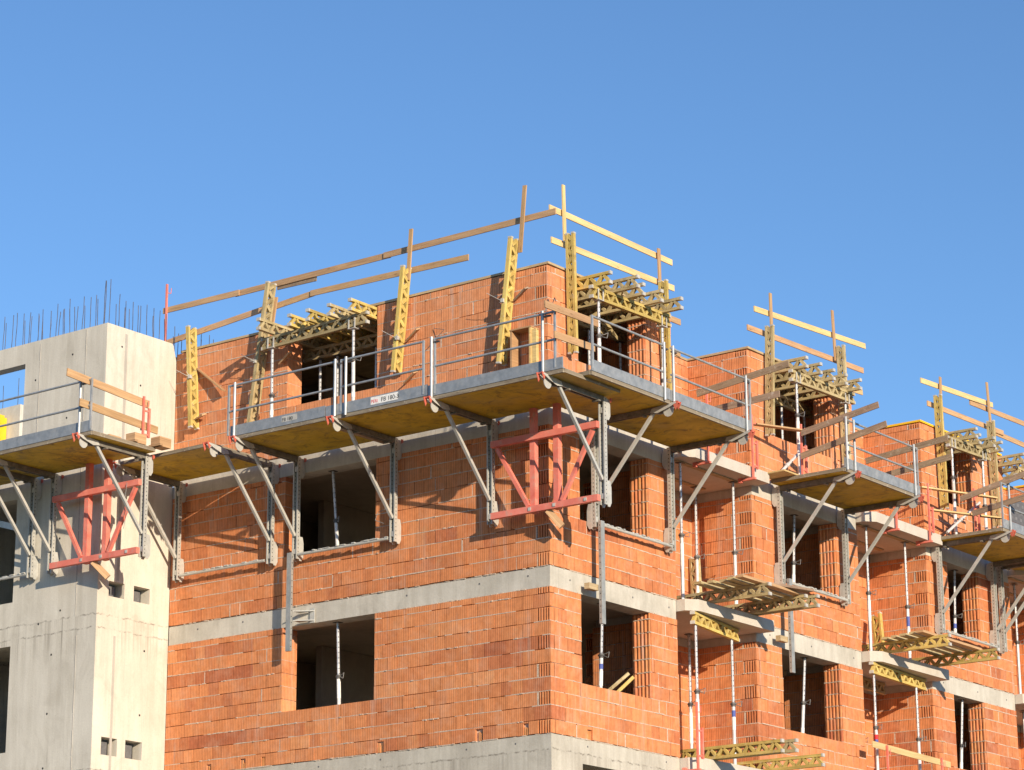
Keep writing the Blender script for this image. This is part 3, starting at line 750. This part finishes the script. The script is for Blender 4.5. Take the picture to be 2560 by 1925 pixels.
# perforated extension bars hanging to the floor below
def ext_bar(f, u, label, block):
    t = thing('extension_bar', label, 'steel bar', f.p(u, .25, 2.08), 'extension bars under the brackets')
    b = MB(); b.beam(f.p(u, .27, 2.08), f.p(u, .27, 3.98), .115, .06, f.p(0, 1, 0) - f.p(0, 0, 0)); build(b, 'perforated_bar', M['mastbig'], t)
    b = MB()
    if block:
        f.box(b, u - .32, u - .03, .10, .21, 2.69, 2.80); build(b, 'timber_packing', M['plydeck'], t)
    else:
        for z in (2.66, 2.84): b.prism([f.p(u + .07, .24, z), f.p(u + .42, .02, z), f.p(u + .34, .02, z), f.p(u + .04, .02, z)], (0, 0, .015))
        f.box(b, u + .30, u + .42, .005, .02, 2.62, 2.90); build(b, 'wall_bracket', M['arm'], t)
M['mastbig'] = mat_steel('perforated_bar_steel', (.28, .295, .29), (.42, .43, .415), .3, .5, .3, 1, .115)
ext_bar(fL, -5.95, 'perforated grey steel bar hanging beside the lower left window opening', False)
ext_bar(fR, 1.22, 'perforated grey steel bar hanging in front of the window near the corner', True)
ext_bar(fR, 7.75, 'perforated grey steel bar hanging on the second bay beside its balcony', True)

# red corner frames
def red_frame(f, u, label):
    """u = left end; frame 2.36 m wide in front of the bracket masts"""
    o = .30; t = thing('corner_frame', label, 'steel frame', f.p(u + 1.18, o, 3.95), 'red corner frames under the platforms')
    Y = f.p(0, 1, 0) - f.p(0, 0, 0)
    for z in (3.96, 5.29):
        b = MB(); b.beam(f.p(u, o + .05, z), f.p(u + 2.36, o + .05, z), .09, .115); build(b, 'crossbar', M['red'], t)
    for uu in (.90, 1.42):
        b = MB(); b.beam(f.p(u + uu, o - .02, 3.9), f.p(u + uu, o - .02, 5.93), .11, .11, Y); build(b, 'upright', M['red'], t)
    for a, c in ((.12, .82), (2.24, 1.56)):
        b = MB(); b.beam(f.p(u + a, o + .04, 5.20), f.p(u + c, o + .04, 4.03), .07, .07, Y); build(b, 'diagonal', M['red'], t)
    for uu in (.88, 1.42, 2.1):
        b = MB(); f.box(b, u + uu - .03, u + uu + .03, o + .10, o + .108, 3.93, 3.99); build(b, 'sticker', M['cap'], t)
red_frame(fL, -1.03, 'red steel frame with two diagonals at the brick building corner')
red_frame(fT, -10.34, 'red steel frame with two diagonals at the concrete tower corner')
b = MB(); b.beam((.20, -.32, 3.90), (.42, -.20, 3.60), .09, .12); b.beam((.20, -.33, 3.93), (.42, -.21, 3.63), .05, .02)
single(b, 'timber_stub', M['board'], 'short timber stub poking out under the red frame at the brick corner', 'timber')
b = MB(); b.beam((-9.2, -2.30, 3.90), (-8.98, -2.1, 3.60), .09, .12)
single(b, 'timber_stub', M['board'], 'short timber stub poking out under the red frame at the tower', 'timber')

# ------------------------------------------------------------------ guard boards on the roof edge
yb = .045
def LB(xa, za, xb, zb, label, y=yb, **k): return board((xa, y, za), (xb, y, zb), label, **k)
def RB(ya, za, yb_, zb, label, x=-.045, **k): return board((x, ya, za), (x, yb_, zb), label, **k)
LB(-9.86, 9.665, -7.74, 9.645, 'top guard board of the left roof edge, starting at the red post')
LB(-7.86, 9.645, -3.80, 9.635, 'long top guard board over the upright yellow girders of the left front', .075)
LB(-3.95, 9.635, .17, 9.64, 'top guard board of the left front reaching the building corner')
LB(-6.75, 9.575, -5.72, 9.555, 'dark strip nailed under the long top guard board', .10, mat='grey')
LB(-9.75, 8.955, -6.95, 9.17, 'lower guard board of the left roof edge beside the concrete tower')
LB(-7.10, 9.145, -5.75, 9.245, 'short tilted lower guard board right of the doubled girder', .075)
LB(-5.82, 9.24, -1.87, 9.17, 'lower guard board of the left front that ends free against the sky')
RB(.14, 9.785, 4.22, 9.79, 'top guard board of the right roof edge from the corner', mat='pale')
RB(.19, 9.17, 4.27, 9.27, 'lower guard board of the right roof edge near the corner', mat='pale')
RB(3.3, 8.60, 4.47, 8.62, 'board end sticking out under the girders of the corner bay', mat='board')
RB(3.5, 8.08, 4.52, 7.98, 'board end sticking out beside the pier of the corner bay', x=-.10)
RB(7.24, 9.60, 11.81, 9.88, 'top guard board of the second bay, pale and pointed at its left end', mat='pale')
RB(6.95, 9.13, 11.68, 9.29, 'lower guard board of the second bay with a spliced left end')
RB(10.4, 8.72, 11.60, 8.78, 'board end sticking out under the girders of the second bay', mat='pale')
RB(14.29, 9.67, 17.80, 9.855, 'top guard board of the third bay, left length', mat='pale')
RB(16.70, 9.69, 20.2, 9.78, 'top guard board of the third bay at the picture edge, striped with shadow', -.075)
RB(14.55, 9.19, 18.28, 9.27, 'lower guard board of the third bay, left length')
RB(17.85, 9.21, 20.2, 9.22, 'lower guard board of the third bay at the picture edge, striped with shadow', -.075)
def lath(p, q, label, up, w=.10, mat='board'):
    return board(p, q, label, mat, .085, .028, up, 'upright_lath', 'lath', 'upright laths of the roof guard')
lath((-3.22, -.10, 8.95), (-3.15, -.10, 9.97), 'upright lath on the third girder of the left front', (0, -1, 0))
lath((-.585, -.05, 8.97), (-.465, -.05, 10.26), 'tall upright lath on the left front girder nearest the corner', (0, -1, 0))
lath((-6.80, -.01, 8.61), (-6.68, -.01, 9.32), 'short upright lath on the doubled leaning girder', (0, -1, 0))
lath((.02, .53, 9.22), (.02, .50, 10.32), 'tall pointed upright lath on the right front next to the corner', (1, 0, 0), mat='pale')
lath((.02, 3.68, 9.05), (.02, 3.66, 9.92), 'upright lath at the far end of the corner bay', (1, 0, 0))
lath((.02, 7.80, 8.90), (.02, 7.79, 10.06), 'upright lath at the left end of the second bay', (1, 0, 0))
lath((.02, 10.38, 9.2), (.02, 10.32, 10.32), 'upright lath at the right end of the second bay', (1, 0, 0))
lath((.02, 15.09, 9.15), (.02, 15.11, 9.92), 'upright lath at the left end of the third bay', (1, 0, 0))
lath((.02, 17.54, 9.0), (.02, 17.43, 10.32), 'upright lath at the right end of the third bay', (1, 0, 0))

# upright girders strapped to the walls
GH = dict(group='upright girders strapped to the top storey', sw=.036, h=.19, cw=.07)
GU = 'upright girders strapped to the top storey'
lattice_girder((-8.71, -.15, 6.95), (-8.86, -.15, 9.06), (0, -1, 0), 'upright yellow girder on the left front nearest the tower', group=GU, sw=.036)
lattice_girder((-7.13, -.15, 6.72), (-6.70, -.15, 9.57), (0, -1, 0), 'tall leaning weathered girder left of the left window', 'girder_old', group=GU, sw=.036)
lattice_girder((-3.455, -.15, 7.16), (-3.235, -.15, 9.19), (0, -1, 0), 'upright yellow girder right of the left window', group=GU, sw=.036)
lattice_girder((-.945, -.15, 6.87), (-.66, -.15, 9.22), (0, -1, 0), 'leaning yellow girder on the left front nearest the corner', group=GU, sw=.036)
rd = (1, 0, 0)
lattice_girder((.15, .575, 7.05), (.15, .53, 9.33), rd, 'upright yellow girder on the right front nearest the corner', **GH)
lattice_girder((.15, 3.66, 6.95), (.15, 3.60, 9.20), rd, 'upright yellow girder on the pier of the corner bay', **GH)
lattice_girder((.15, 7.39, 6.92), (.15, 7.51, 9.24), rd, 'upright weathered girder at the left of the second bay', 'girder_old', **GH)
lattice_girder((.15, 10.46, 6.92), (.15, 10.40, 9.50), rd, 'upright girder at the right of the second bay', 'girder_old', **GH)
lattice_girder((.15, 14.76, 6.76), (.15, 14.70, 9.36), rd, 'upright yellow girder at the left of the third bay', **GH)
lattice_girder((.15, 17.30, 6.8), (.15, 17.26, 9.30), rd, 'upright weathered girder at the right of the third bay', 'girder_old', **GH)
# wire ties on the girders
for (x, y, z, lb) in ((-8.75, -.30, 7.98, 'nearest the tower'), (-6.98, -.30, 7.98, 'that leans left of the left window'), (-3.36, -.29, 7.78, 'right of the left window'), (-.84, -.30, 8.02, 'on the left front nearest the corner')):
    b = MB()
    for _ in range(12):
        a = Vector((x + rnd(-.03, .05), y + rnd(-.02, .06), z + rnd(-.05, .05))); b.tube(a, a + Vector((rnd(-.07, .07), rnd(-.05, .05), rnd(-.07, .07))), .005, 5)
    b.tube((x, y, z), (x - .26, y - .10, z + .17), .005, 5); b.obox((x + .02, y + .02, z), (1, 0, 0), (0, 1, 0), (0, 0, 1), .03, .03, .035)
    single(b, 'wire_tie', M['cap'], 'knotted wire tie on the upright girder ' + lb, 'wire tie', 'wire ties on the girders')
# packing pieces between girder and wall
board((-8.76, -.02, 8.21), (-7.90, -.16, 7.57), 'slanting board leaning on the brick beside the girder nearest the tower', 'board', .025, .11, (0, -1, 0), 'slanting_board', 'board')
for (x, z, lb, m) in ((-8.42, 7.16, 'under the girder nearest the tower', 'board'), (-2.92, 7.90, 'at the girder right of the left window', 'board'), (-.36, 8.20, 'at the girder nearest the corner', 'grey'), (-2.98, 7.06, 'at the foot of the girder right of the left window', 'board'), (-6.15, 8.03, 'at the leaning girder left of the left window', 'board')):
    b = MB(); b.beam((x - .34, -.06, z - .13 if x > -8 else z - .02), (x, -.16, z + .01), .12, .028, (0, -.5, 1), (1, 1, 1), rnd(0, 9))
    single(b, 'wall_wedge_board', M[m], 'short board wedged out from the brick ' + lb, 'board', 'short wedge boards on the left front')
# timber box for a wall opening on the left front
t = thing('timber_box', 'open wooden box frame standing against the brick at the corner of the left front', 'box', (-.5, -.2, 6.1))
b = MB(); b.box(-.67, -.63, -.26, -.012, 6.0, 7.40, (.9, .85, .8), 3); build(b, 'side_board', M['board'], t)
b = MB(); b.box(-.24, -.20, -.26, -.012, 6.0, 7.40, (1, .95, .85), 5); b.box(-.197, -.09, -.24, -.215, 6.0, 7.36, (1, 1, .9), 7); build(b, 'side_board', M['pale'], t)
b = MB(); b.box(-.68, -.19, -.27, -.012, 7.402, 7.43, (.85, .8, .75), 9); build(b, 'top_board', M['board'], t)

# ------------------------------------------------------------------ plywood decks and formwork over the top storey openings
b = MB(); b.box(-9.3, .005, .02, 4.06, 8.655, 8.70); b.box(-9.3, BACK - .02, 4.06, 6.87, 8.655, 8.70)
single(b, 'formwork_deck', M['plydeck'], 'plywood formwork deck closing the top of the corner bay', 'formwork', 'plywood decks over the top storey')
b = MB(); b.box(-9.3, .005, 6.87, 11.03, 8.655, 8.70); b.box(-9.3, BACK - .02, 11.03, 14.08, 8.655, 8.70)
single(b, 'formwork_deck', M['plydeck'], 'plywood formwork deck closing the top of the second bay', 'formwork', 'plywood decks over the top storey')
b = MB(); b.box(-9.3, .005, 14.08, 18.04, 8.655, 8.70); b.box(-9.3, BACK - .02, 18.04, 21.1, 8.655, 8.70); b.box(-9.3, .005, 21.1, 25.2, 8.655, 8.70)
single(b, 'formwork_deck', M['yellowp'], 'yellow plywood formwork deck closing the top of the third bay', 'formwork', 'plywood decks over the top storey')

ORD = ['first', 'second', 'third', 'fourth', 'fifth', 'sixth']
GF = 'formwork girders over the window openings'
zc = 8.49; zm = 8.245
lattice_girder((-6.62, -.42, zm - .02), (-3.96, -.42, zm + .03), (0, 0, 1), 'main girder along the left window carried by two props', 'girder_old', GF)
lattice_girder((-6.6, .80, zm + .02), (-3.9, .80, zm + .02), (0, 0, 1), 'inner main girder inside the left window, in shade', 'girder_old', GF)
for i, (x, o) in enumerate(((-6.34, .87), (-5.70, .69), (-5.20, .72), (-4.66, .72), (-4.13, .72))):
    lattice_girder((x, -o, zc), (x, 1.5, zc), (0, 0, 1), ORD[i] + ' cross girder from the tower side over the left window', 'girder' if i in (1, 2, 4) else 'girder_old', GF)
YS = [[(.98, .72), (1.50, .98), (1.94, .80), (2.49, .84), (3.10, .88)], [(7.98, .71), (8.56, .70), (9.12, .68), (9.60, .70), (10.1, .75)], [(15.19, .81), (15.72, .62), (16.18, .74), (16.63, .70)]]
MG = [(.80, 3.36), (7.84, 10.36), (14.55, 16.5)]
BN = ['corner bay', 'second bay', 'third bay']
for bi in range(3):
    a, c = MG[bi]
    lattice_girder((.42, a, zm - .02), (.42, c, zm + .04), (0, 0, 1), 'main girder along the window of the ' + BN[bi] + ' carried by two props', 'girder' if bi == 0 else 'girder_old', GF)
    lattice_girder((-.80, a + .1, zm), (-.80, c + .3, zm), (0, 0, 1), 'inner main girder inside the window of the ' + BN[bi], 'girder_old', GF)
    for i, (y, o) in enumerate(YS[bi]):
        lattice_girder((o, y, zc), (-1.35, y, zc), (0, 0, 1), ORD[i] + ' cross girder from the left over the window of the ' + BN[bi], 'girder' if (i == 0 and bi == 0) else 'girder_old', GF)
for i, (y, o) in enumerate(((17.75, .7), (18.3, .75), (18.9, .7))):
    lattice_girder((o, y, zc - .05), (-1.2, y, zc - .05), (0, 0, 1), ORD[i] + ' cross girder of the group at the right picture edge', 'girder_old', GF)
lattice_girder((.42, 17.85, 8.19), (.42, 20.4, 8.19), (0, 0, 1), 'main girder of the group at the right picture edge', 'girder_old', GF)
# fork heads on the props that carry main girders
def fork(f, u, o, z, label):
    b = MB(); Y = f.p(0, 1, 0) - f.p(0, 0, 0)
    f.box(b, u - .09, u + .09, o - .07, o + .07, z - .012, z)
    for su in (-1, 1):
        for s_ in (-1, 1): f.box(b, u + su * .075 - .014, u + su * .075 + .014, o + s_ * .056 - .007, o + s_ * .056 + .007, z, z + .20)
    single(b, 'fork_head', M['cap'], label, 'fork head', 'fork heads under the main girders')
SW = ((.30, .52, 'label'),)
ZD = 5.98
for (x, lb) in ((-6.36, 'left'), (-4.28, 'right')):
    prop(x, -.42, ZD, 8.10, 'steel prop on the platform at the ' + lb + ' end of the left window', .55 if lb == 'left' else .72, -.02, 0, ((.10, .30, 'label'), (.36, .41, 'label')), True, False)
    fork(fL, x - .02, .42, 8.112, 'steel fork on the prop at the ' + lb + ' end of the left window')
for x, lb in ((-6.20, 'leftmost'), (-5.75, 'middle'), (-4.75, 'rightmost')):
    prop(x, .80, 6.0, 8.12, 'shaded steel prop inside the left window, ' + lb + ' of the inner row', .52, 0, 0, ((.32, .50, 'label'),))
PR = [(1.02, 3.12), (8.04, 10.02), (14.72, 16.2)]
for bi in range(3):
    for k, y in enumerate(PR[bi]):
        lb = ('left', 'right')[k]
        prop(.42, y, ZD if not (bi == 2 and k == 1) else ZD, 8.10, 'steel prop outside the window of the ' + BN[bi] + ', ' + lb + ' one', .68 if k == 0 else .5, 0, 0, ((.28, .62, 'label'),) if bi < 2 else ((.1, .4, 'label'), (.44, .62, 'cap')), bi == 2 and k == 1, False)
        fork(fR, y, .42, 8.112, 'steel fork under the main girder of the ' + BN[bi] + ', ' + lb + ' one')
    for k, y in enumerate((PR[bi][0] + 1.05, PR[bi][1] + .35)):
        prop(-.80, y + .35 * (k == 0), 6.0, 8.12, 'shaded prop inside the window of the ' + BN[bi] + ', ' + ('left', 'right')[k] + ' one', .45, 0, 0, ((.1, .35, 'label'),))

# props in the lower windows
prop(-5.12, .25, 1.0, 2.62, 'white prop standing on the sill of the lower left window', .36, -.06, 0, ((.10, .34, 'label'),))
prop(-5.20, .25, 4.0, 5.60, 'slim prop leaning in the middle left window', .38, -.15, 0, ())
prop(-5.4, 2.6, 0.0, 2.73, 'dark prop deep inside the lower left window', .5)
prop(-4.6, 2.6, 3.0, 5.73, 'dark prop deep inside the middle left window', .5)
prop(-.20, 1.79, 1.0, 2.62, 'prop on the lower sill of the corner bay below the hanging bar', .40, 0, .09, ((.05, .22, 'label'), (.24, .30, 'blue')))
prop(-.22, 8.86, 1.0, 2.62, 'white prop on the lower sill of the second bay', .42, 0, .20, ((.03, .10, 'label'),))
prop(-.22, 15.61, 1.0, 2.62, 'white prop on the lower sill of the third bay', .36, 0, .22, ((.03, .12, 'label'),))
prop(-.30, 8.84, 4.0, 5.60, 'prop on the middle sill of the second bay', .36, 0, .13, ((.05, .2, 'label'),))
prop(-.30, 15.80, 4.0, 5.60, 'prop on the middle sill of the third bay', .33, 0, .13, ((.05, .14, 'label'), (.15, .22, 'blue')))
prop(-1.8, 4.6, 3.0, 5.73, 'shaded prop deep inside the middle window of the corner bay', .5)
prop(-1.6, 11.0, 3.0, 5.73, 'shaded prop deep inside the middle window of the second bay', .5)
prop(-.3, 19.0, 0.0, 2.75, 'prop in the balcony recess at the right picture edge, lower floor', .5)
prop(-.3, 18.9, 3.0, 5.75, 'prop in the balcony recess at the right picture edge, upper floor', .5)
# props under the balconies
for (x, y, lb, st) in ((-.06, 4.36, 'nearest the corner bay', ((.26, .42, 'label'),)), (-.92, 6.20, 'in the back corner', ((.10, .24, 'label'),)), (-.09, 6.30, 'beside the second bay', ((.06, .20, 'label'),))):
    prop(x, y, 3.0, 5.752, 'galvanised prop under the upper slab of the first balcony, ' + lb, .48, 0, 0, st)
for (x, y, lb, st, zz) in ((.26, 4.28, 'nearest the corner bay', ((.26, .44, 'label'),), 2.52), (-.02, 5.98, 'beside the second bay', ((.30, .40, 'label'), (.40, .45, 'blue')), 2.52), (-1.10, 6.12, 'in the back corner', ((.22, .44, 'label'),), 2.77)):
    prop(x, y, 0.0, zz, 'galvanised prop under the middle slab of the first balcony, ' + lb, .50, 0, 0, st, False, zz > 2.6)
for (x, y, lb, st) in ((-.02, 11.45, 'nearest the second bay', ((.26, .42, 'label'),)), (-1.2, 12.6, 'in the back corner', ((.2, .34, 'label'),)), (-.10, 13.28, 'beside the third bay', ((.10, .30, 'label'), (.32, .40, 'blue')))):
    prop(x, y, 3.0, 5.752, 'galvanised prop under the upper slab of the second balcony, ' + lb, .48, 0, 0, st)
for (x, y, lb, st, zz) in ((.16, 11.2, 'nearest the second bay', ((.40, .46, 'blue'), (.46, .50, 'redink')), 2.52), (.05, 13.22, 'beside the third bay', ((.30, .44, 'label'),), 2.52), (-1.0, 12.6, 'in the back corner', ((.10, .34, 'label'),), 2.52)):
    prop(x, y, 0.0, zz, 'galvanised prop under the middle slab of the second balcony, ' + lb, .56, 0, 0, st, False, False)
prop(.30, 19.2, 0.0, 2.76, 'galvanised prop under the balcony at the right picture edge', .5)

# girders under and on the balconies
GB = 'girders on and under the balconies'
lattice_girder((.28, 4.16, 2.645), (-.06, 6.26, 2.645), (0, 0, 1), 'girder under the middle slab of the first balcony on two props', 'girder', GB)
lattice_girder((.20, 11.05, 2.645), (.0, 13.70, 2.645), (0, 0, 1), 'front girder under the middle slab of the second balcony', 'girder', GB)
lattice_girder((-.85, 11.5, 2.645), (-.95, 13.6, 2.645), (0, 0, 1), 'shaded rear girder under the middle slab of the second balcony', 'girder_old', GB)
lattice_girder((-.75, 4.80, 3.13), (1.60, 4.80, 3.13), (0, 0, 1), 'front cantilevered girder on the middle slab of the first balcony, loaded with planks', 'girder_old', GB)
lattice_girder((-.75, 6.20, 3.13), (1.55, 6.20, 3.13), (0, 0, 1), 'rear cantilevered girder on the middle slab of the first balcony', 'girder_old', GB)
lattice_girder((-.55, 6.36, 3.13), (1.72, 6.36, 3.13), (0, 0, 1), 'rearmost girder against its twin on the middle slab of the first balcony', 'girder_old', GB)
lattice_girder((-.40, 4.64, .13), (1.86, 4.64, .13), (0, 0, 1), 'clean yellow front girder sticking out over the lowest slab of the first balcony', 'girder', GB)
lattice_girder((-.30, 4.78, .13), (2.08, 4.78, .13), (0, 0, 1), 'grey-ended girder just behind the clean yellow one on the lowest slab of the first balcony', 'girder_old', GB)
lattice_girder((-.60, 6.74, .13), (1.48, 6.74, .13), (0, 0, 1), 'clean yellow rear girder sticking out over the lowest slab of the first balcony', 'girder', GB)
lattice_girder((-.60, 11.6, 3.13), (1.76, 11.6, 3.13), (0, 0, 1), 'front yellow girder sticking out over the middle slab of the second balcony', 'girder', GB)
lattice_girder((-.60, 13.7, 3.13), (1.80, 13.7, 3.13), (0, 0, 1), 'rear yellow girder sticking out over the middle slab of the second balcony', 'girder', GB)
GP = 'planks laid over the balcony girders'
for i, x in enumerate((.47, .72, .94, 1.17, 1.39)):
    board((x + rnd(-.02, .02), 4.12 + rnd(-.08, .08), 3.278), (x - .02, 6.34 + rnd(-.1, .1), 3.278), ORD[i] + ' plank outwards on the girders of the first balcony', 'girder_old' if i < 4 else 'board', (.15, .13, .16, .13, .17)[i], .05, (0, 0, 1), 'loose_plank', 'plank', GP)
board((1.05, 4.3, 3.33), (1.62, 6.3, 3.33), 'plank lying askew on top of the planks of the first balcony', 'grey', .16, .045, (0, 0, 1), 'loose_plank', 'plank', GP)
for i, x in enumerate((.40, .65, .90, 1.15, 1.36)):
    board((x, 11.3 - .25 * (x - .4), 3.278), (x - .05, 13.75, 3.278), ORD[i] + ' plank outwards on the girders of the second balcony', 'girder_old' if i < 4 else 'board', (.15, .13, .16, .13, .17)[i], .05, (0, 0, 1), 'loose_plank', 'plank', GP)
# short girders leaning in the recesses
lattice_girder((-1.18, 6.60, 3.05), (-1.30, 6.70, 4.44), (1, -.2, 0), 'girder piece leaning upright in the first balcony recess', 'girder_old', GB)
lattice_girder((-.75, 13.2, 3.05), (-1.05, 13.6, 4.3), (1, -.2, 0), 'girder piece leaning in the second balcony recess', 'girder', GB)
# two girders poking out of the window near the corner
for (p, q, lb, m) in (((-1.35, 2.30, .50), (-.42, 3.02, 1.50), 'upper one', 'girder_old'), ((-1.30, 2.50, .42), (-.38, 3.12, 1.44), 'lower one', 'girder')):
    b = MB(); b.beam(p, q, .08, .06, (0, 0, 1), (1, 1, 1), rnd(0, 9)); single(b, 'timber_bar', M[m], 'yellow timber bar poking up inside the lower window near the corner, ' + lb, 'timber', 'timber bars in the window')

# ------------------------------------------------------------------ side boards of the platforms and red clamps
GS = 'weathered side boards of the platforms'
def EB(y, oa, za, ob, zb, lb, mat='grey'): return board((oa, y, za), (ob, y, zb), lb, mat, .025, .13, (0, 0, 1), 'guard_board', 'board', GS)
EB(4.05, .57, 6.96, 2.64, 7.19, 'upper grey side board at the end of the platform before the first balcony')
EB(4.05, .76, 6.57, 2.42, 6.64, 'lower grey side board at the end of the platform before the first balcony')
EB(7.62, .74, 6.90, 2.54, 7.19, 'upper grey side board at the left end of the second bay platform')
EB(7.62, .72, 6.42, 2.70, 6.77, 'lower grey side board at the left end of the second bay platform')
EB(10.60, .53, 6.95, 2.48, 7.14, 'upper grey side board at the right end of the second bay platform')
EB(10.60, .90, 6.56, 2.55, 6.73, 'lower grey side board at the right end of the second bay platform')
EB(14.35, .76, 6.80, 2.55, 7.17, 'upper grey side board at the left end of the third bay platform')
EB(14.35, 1.04, 6.43, 2.60, 6.66, 'lower grey side board at the left end of the third bay platform')
board((1.60, -2.27, 6.98), (1.60, -.69, 7.01), 'upper board closing the gap between the two corner platforms', 'board', .025, .13, (0, 0, 1), 'guard_board', 'board', GS)
board((1.60, -2.00, 6.50), (1.60, -.80, 6.53), 'lower board closing the gap between the two corner platforms', 'board', .025, .13, (0, 0, 1), 'guard_board', 'board', GS)
board((-7.90, -4.40, 6.985), (-7.90, -2.23, 6.82), 'upper reddish board across the end of the tower platform', 'board', .025, .15, (0, 0, 1), 'guard_board', 'board', GS)
board((-7.90, -4.05, 6.48), (-7.90, -1.98, 6.36), 'lower reddish board across the end of the tower platform', 'board', .025, .15, (0, 0, 1), 'guard_board', 'board', GS)
board((.28, 6.62, 6.95), (.80, 7.85, 6.97), 'flat plank on the red posts of the first balcony', 'board', .14, .03, (0, 0, 1), 'guard_board', 'board', GS)
board((.31, 13.36, 6.95), (1.05, 15.5, 7.0), 'upper yellowish plank on the red posts of the second balcony', 'pale', .12, .03, (0, 0, 1), 'guard_board', 'board', GS)
board((.35, 13.75, 6.5), (1.15, 15.5, 6.52), 'lower yellowish plank on the red posts of the second balcony', 'pale', .12, .03, (0, 0, 1), 'guard_board', 'board', GS)
board((.42, 10.55, .97), (.42, 13.9, .90), 'yellowish guard board across the lowest opening of the second balcony', 'pale', .025, .13, (0, 0, 1), 'guard_board', 'board', GS)
board((.45, 6.9, 5.99), (.45, 7.60, 5.99), 'pale board bridging from the first balcony slab to the platform', 'pale', .6, .03, (0, 0, 1), 'bridging_board', 'board', GS)
for (x, y, z, lb) in ((-8.5, -2.85, 6.04, 'left'), (-8.02, -2.65, 6.04, 'middle'), (-7.85, -2.15, 6.04, 'right')):
    b = MB(); b.box(x - .02, x + .22, y - .03, y + .28, z - .06, z + .13, (1, 1, 1), rnd(0, 9)); b.box(x - .05, x + .26, y - .06, y + .02, z - .06, z - .02, (.8, .8, .8))
    single(b, 'timber_offcut', M['board'], 'timber offcut lying on the tower platform, ' + lb + ' one', 'timber', 'timber offcuts on the tower platform')

def red_post(x, y, z0, z1, label, clamp=True, double=True):
    t = thing('guard_post', label, 'post', (x, y, z0), 'red guard posts')
    b = MB(); b.beam((x, y, z0), (x, y, z1), .038, .038, (1, 0, 0)); build(b, 'post_tube', M['red'], t)
    if double:
        b = MB(); b.beam((x + .02, y + .13, z0 + .2), (x + .02, y + .13, z0 + .78), .045, .045, (1, 0, 0)); b.beam((x, y, z0 + .72), (x + .02, y + .13, z0 + .72), .03, .03); b.beam((x, y, z0 + .25), (x + .02, y + .13, z0 + .25), .03, .03); build(b, 'clamp_sleeve', M['red'], t)
    if clamp:
        b = MB(); b.box(x - .32, x + .05, y - .03, y + .03, z0 - .03, z0 + .01); b.box(x - .34, x - .26, y - .035, y + .035, z0 - .06, z0 + .05); build(b, 'clamp_jaw', M['red'], t)
    b = MB(); b.path([(x, y + .02, z1 - .18), (x + .02, y + .10, z1 - .18), (x + .02, y + .11, z1 - .06)], .008, 5); build(b, 'board_hook', M['red'], t)
    return t
red_post(-9.75, .02, 8.6, 10.22, 'tall red post at the left end of the roof guard beside the tower', False, False)
red_post(.42, 4.63, 5.75, 7.15, 'red clamped post on the upper slab of the first balcony, left one', True, False)
red_post(.42, 6.26, 5.75, 7.05, 'red clamped post on the upper slab of the first balcony, right one')
red_post(.62, 7.82, 5.95, 7.15, 'red post at the left end of the second bay platform', False)
red_post(.42, 12.02, 5.75, 7.05, 'red clamped post on the upper slab of the second balcony, left one', True, False)
red_post(.42, 13.50, 5.75, 7.05, 'red clamped post on the upper slab of the second balcony, right one')
red_post(.9, 14.75, 5.95, 7.1, 'red post at the left end of the third bay platform', False)
red_post(.44, 3.98, -.25, 1.0, 'red clamped post at the lowest slab of the first balcony')
red_post(.46, 11.10, -.25, 1.0, 'red clamped post at the lowest slab of the second balcony, left one', True, False)
red_post(.46, 13.45, -.25, 1.0, 'red clamped post at the lowest slab of the second balcony, right one', True, False)
red_post(-7.85, -2.42, 5.94, 6.94, 'red post at the end of the tower platform carrying two boards', False)
# slanting push-pull props
def pushpull(p, q, label):
    b = MB(); b.tube(p, q, .032, 10); b.tube(Vector(p).lerp(Vector(q), .40), Vector(p).lerp(Vector(q), .48), .045, 10)
    return single(b, 'slanting_brace', M['prop'], label, 'brace', 'slanting steel braces', True)
pushpull((.30, 7.35, 6.02), (.46, 8.05, 6.65), 'slanting pale brace beside the red post of the second bay')
pushpull((.55, 14.05, 6.02), (.85, 15.1, 6.85), 'slanting pale brace beside the red post of the third bay')
# hooks of bent rebar on the corner railing, loose cables
b = MB()
for x in (1.32, 1.46): b.path([(x, -1.86, 6.92), (x, -1.84, 7.14), (x + .04, -1.84, 7.22), (x + .08, -1.86, 7.14)], .008, 5)
single(b, 'bent_rebar', M['rebar'], 'two bent bar hooks on the railing at the building corner', 'rebar')
def cable(pts, label, r=.006):
    b = MB(); b.path(pts, r, 5); return single(b, 'loose_wire', M['wire'], label, 'wire', 'loose wires')
cable([(-8.25, -2.4, 5.3), (-8.27, -2.42, 5.0), (-8.22, -2.4, 4.8), (-8.28, -2.42, 4.4)], 'thin wire dangling by the red frame of the tower')
cable([(-3.6, -.25, 4.5), (-3.75, -.3, 4.45), (-3.8, -.32, 4.3), (-3.62, -.28, 4.22)], 'wire loop at the bracket foot right of the left window')
cable([(-2.65, -.02, 7.9), (-2.3, -.15, 7.78), (-2.85, -.02, 7.50)], 'bent wire sticking out of the brick of the left front')
print('objects', len(bpy.data.objects))
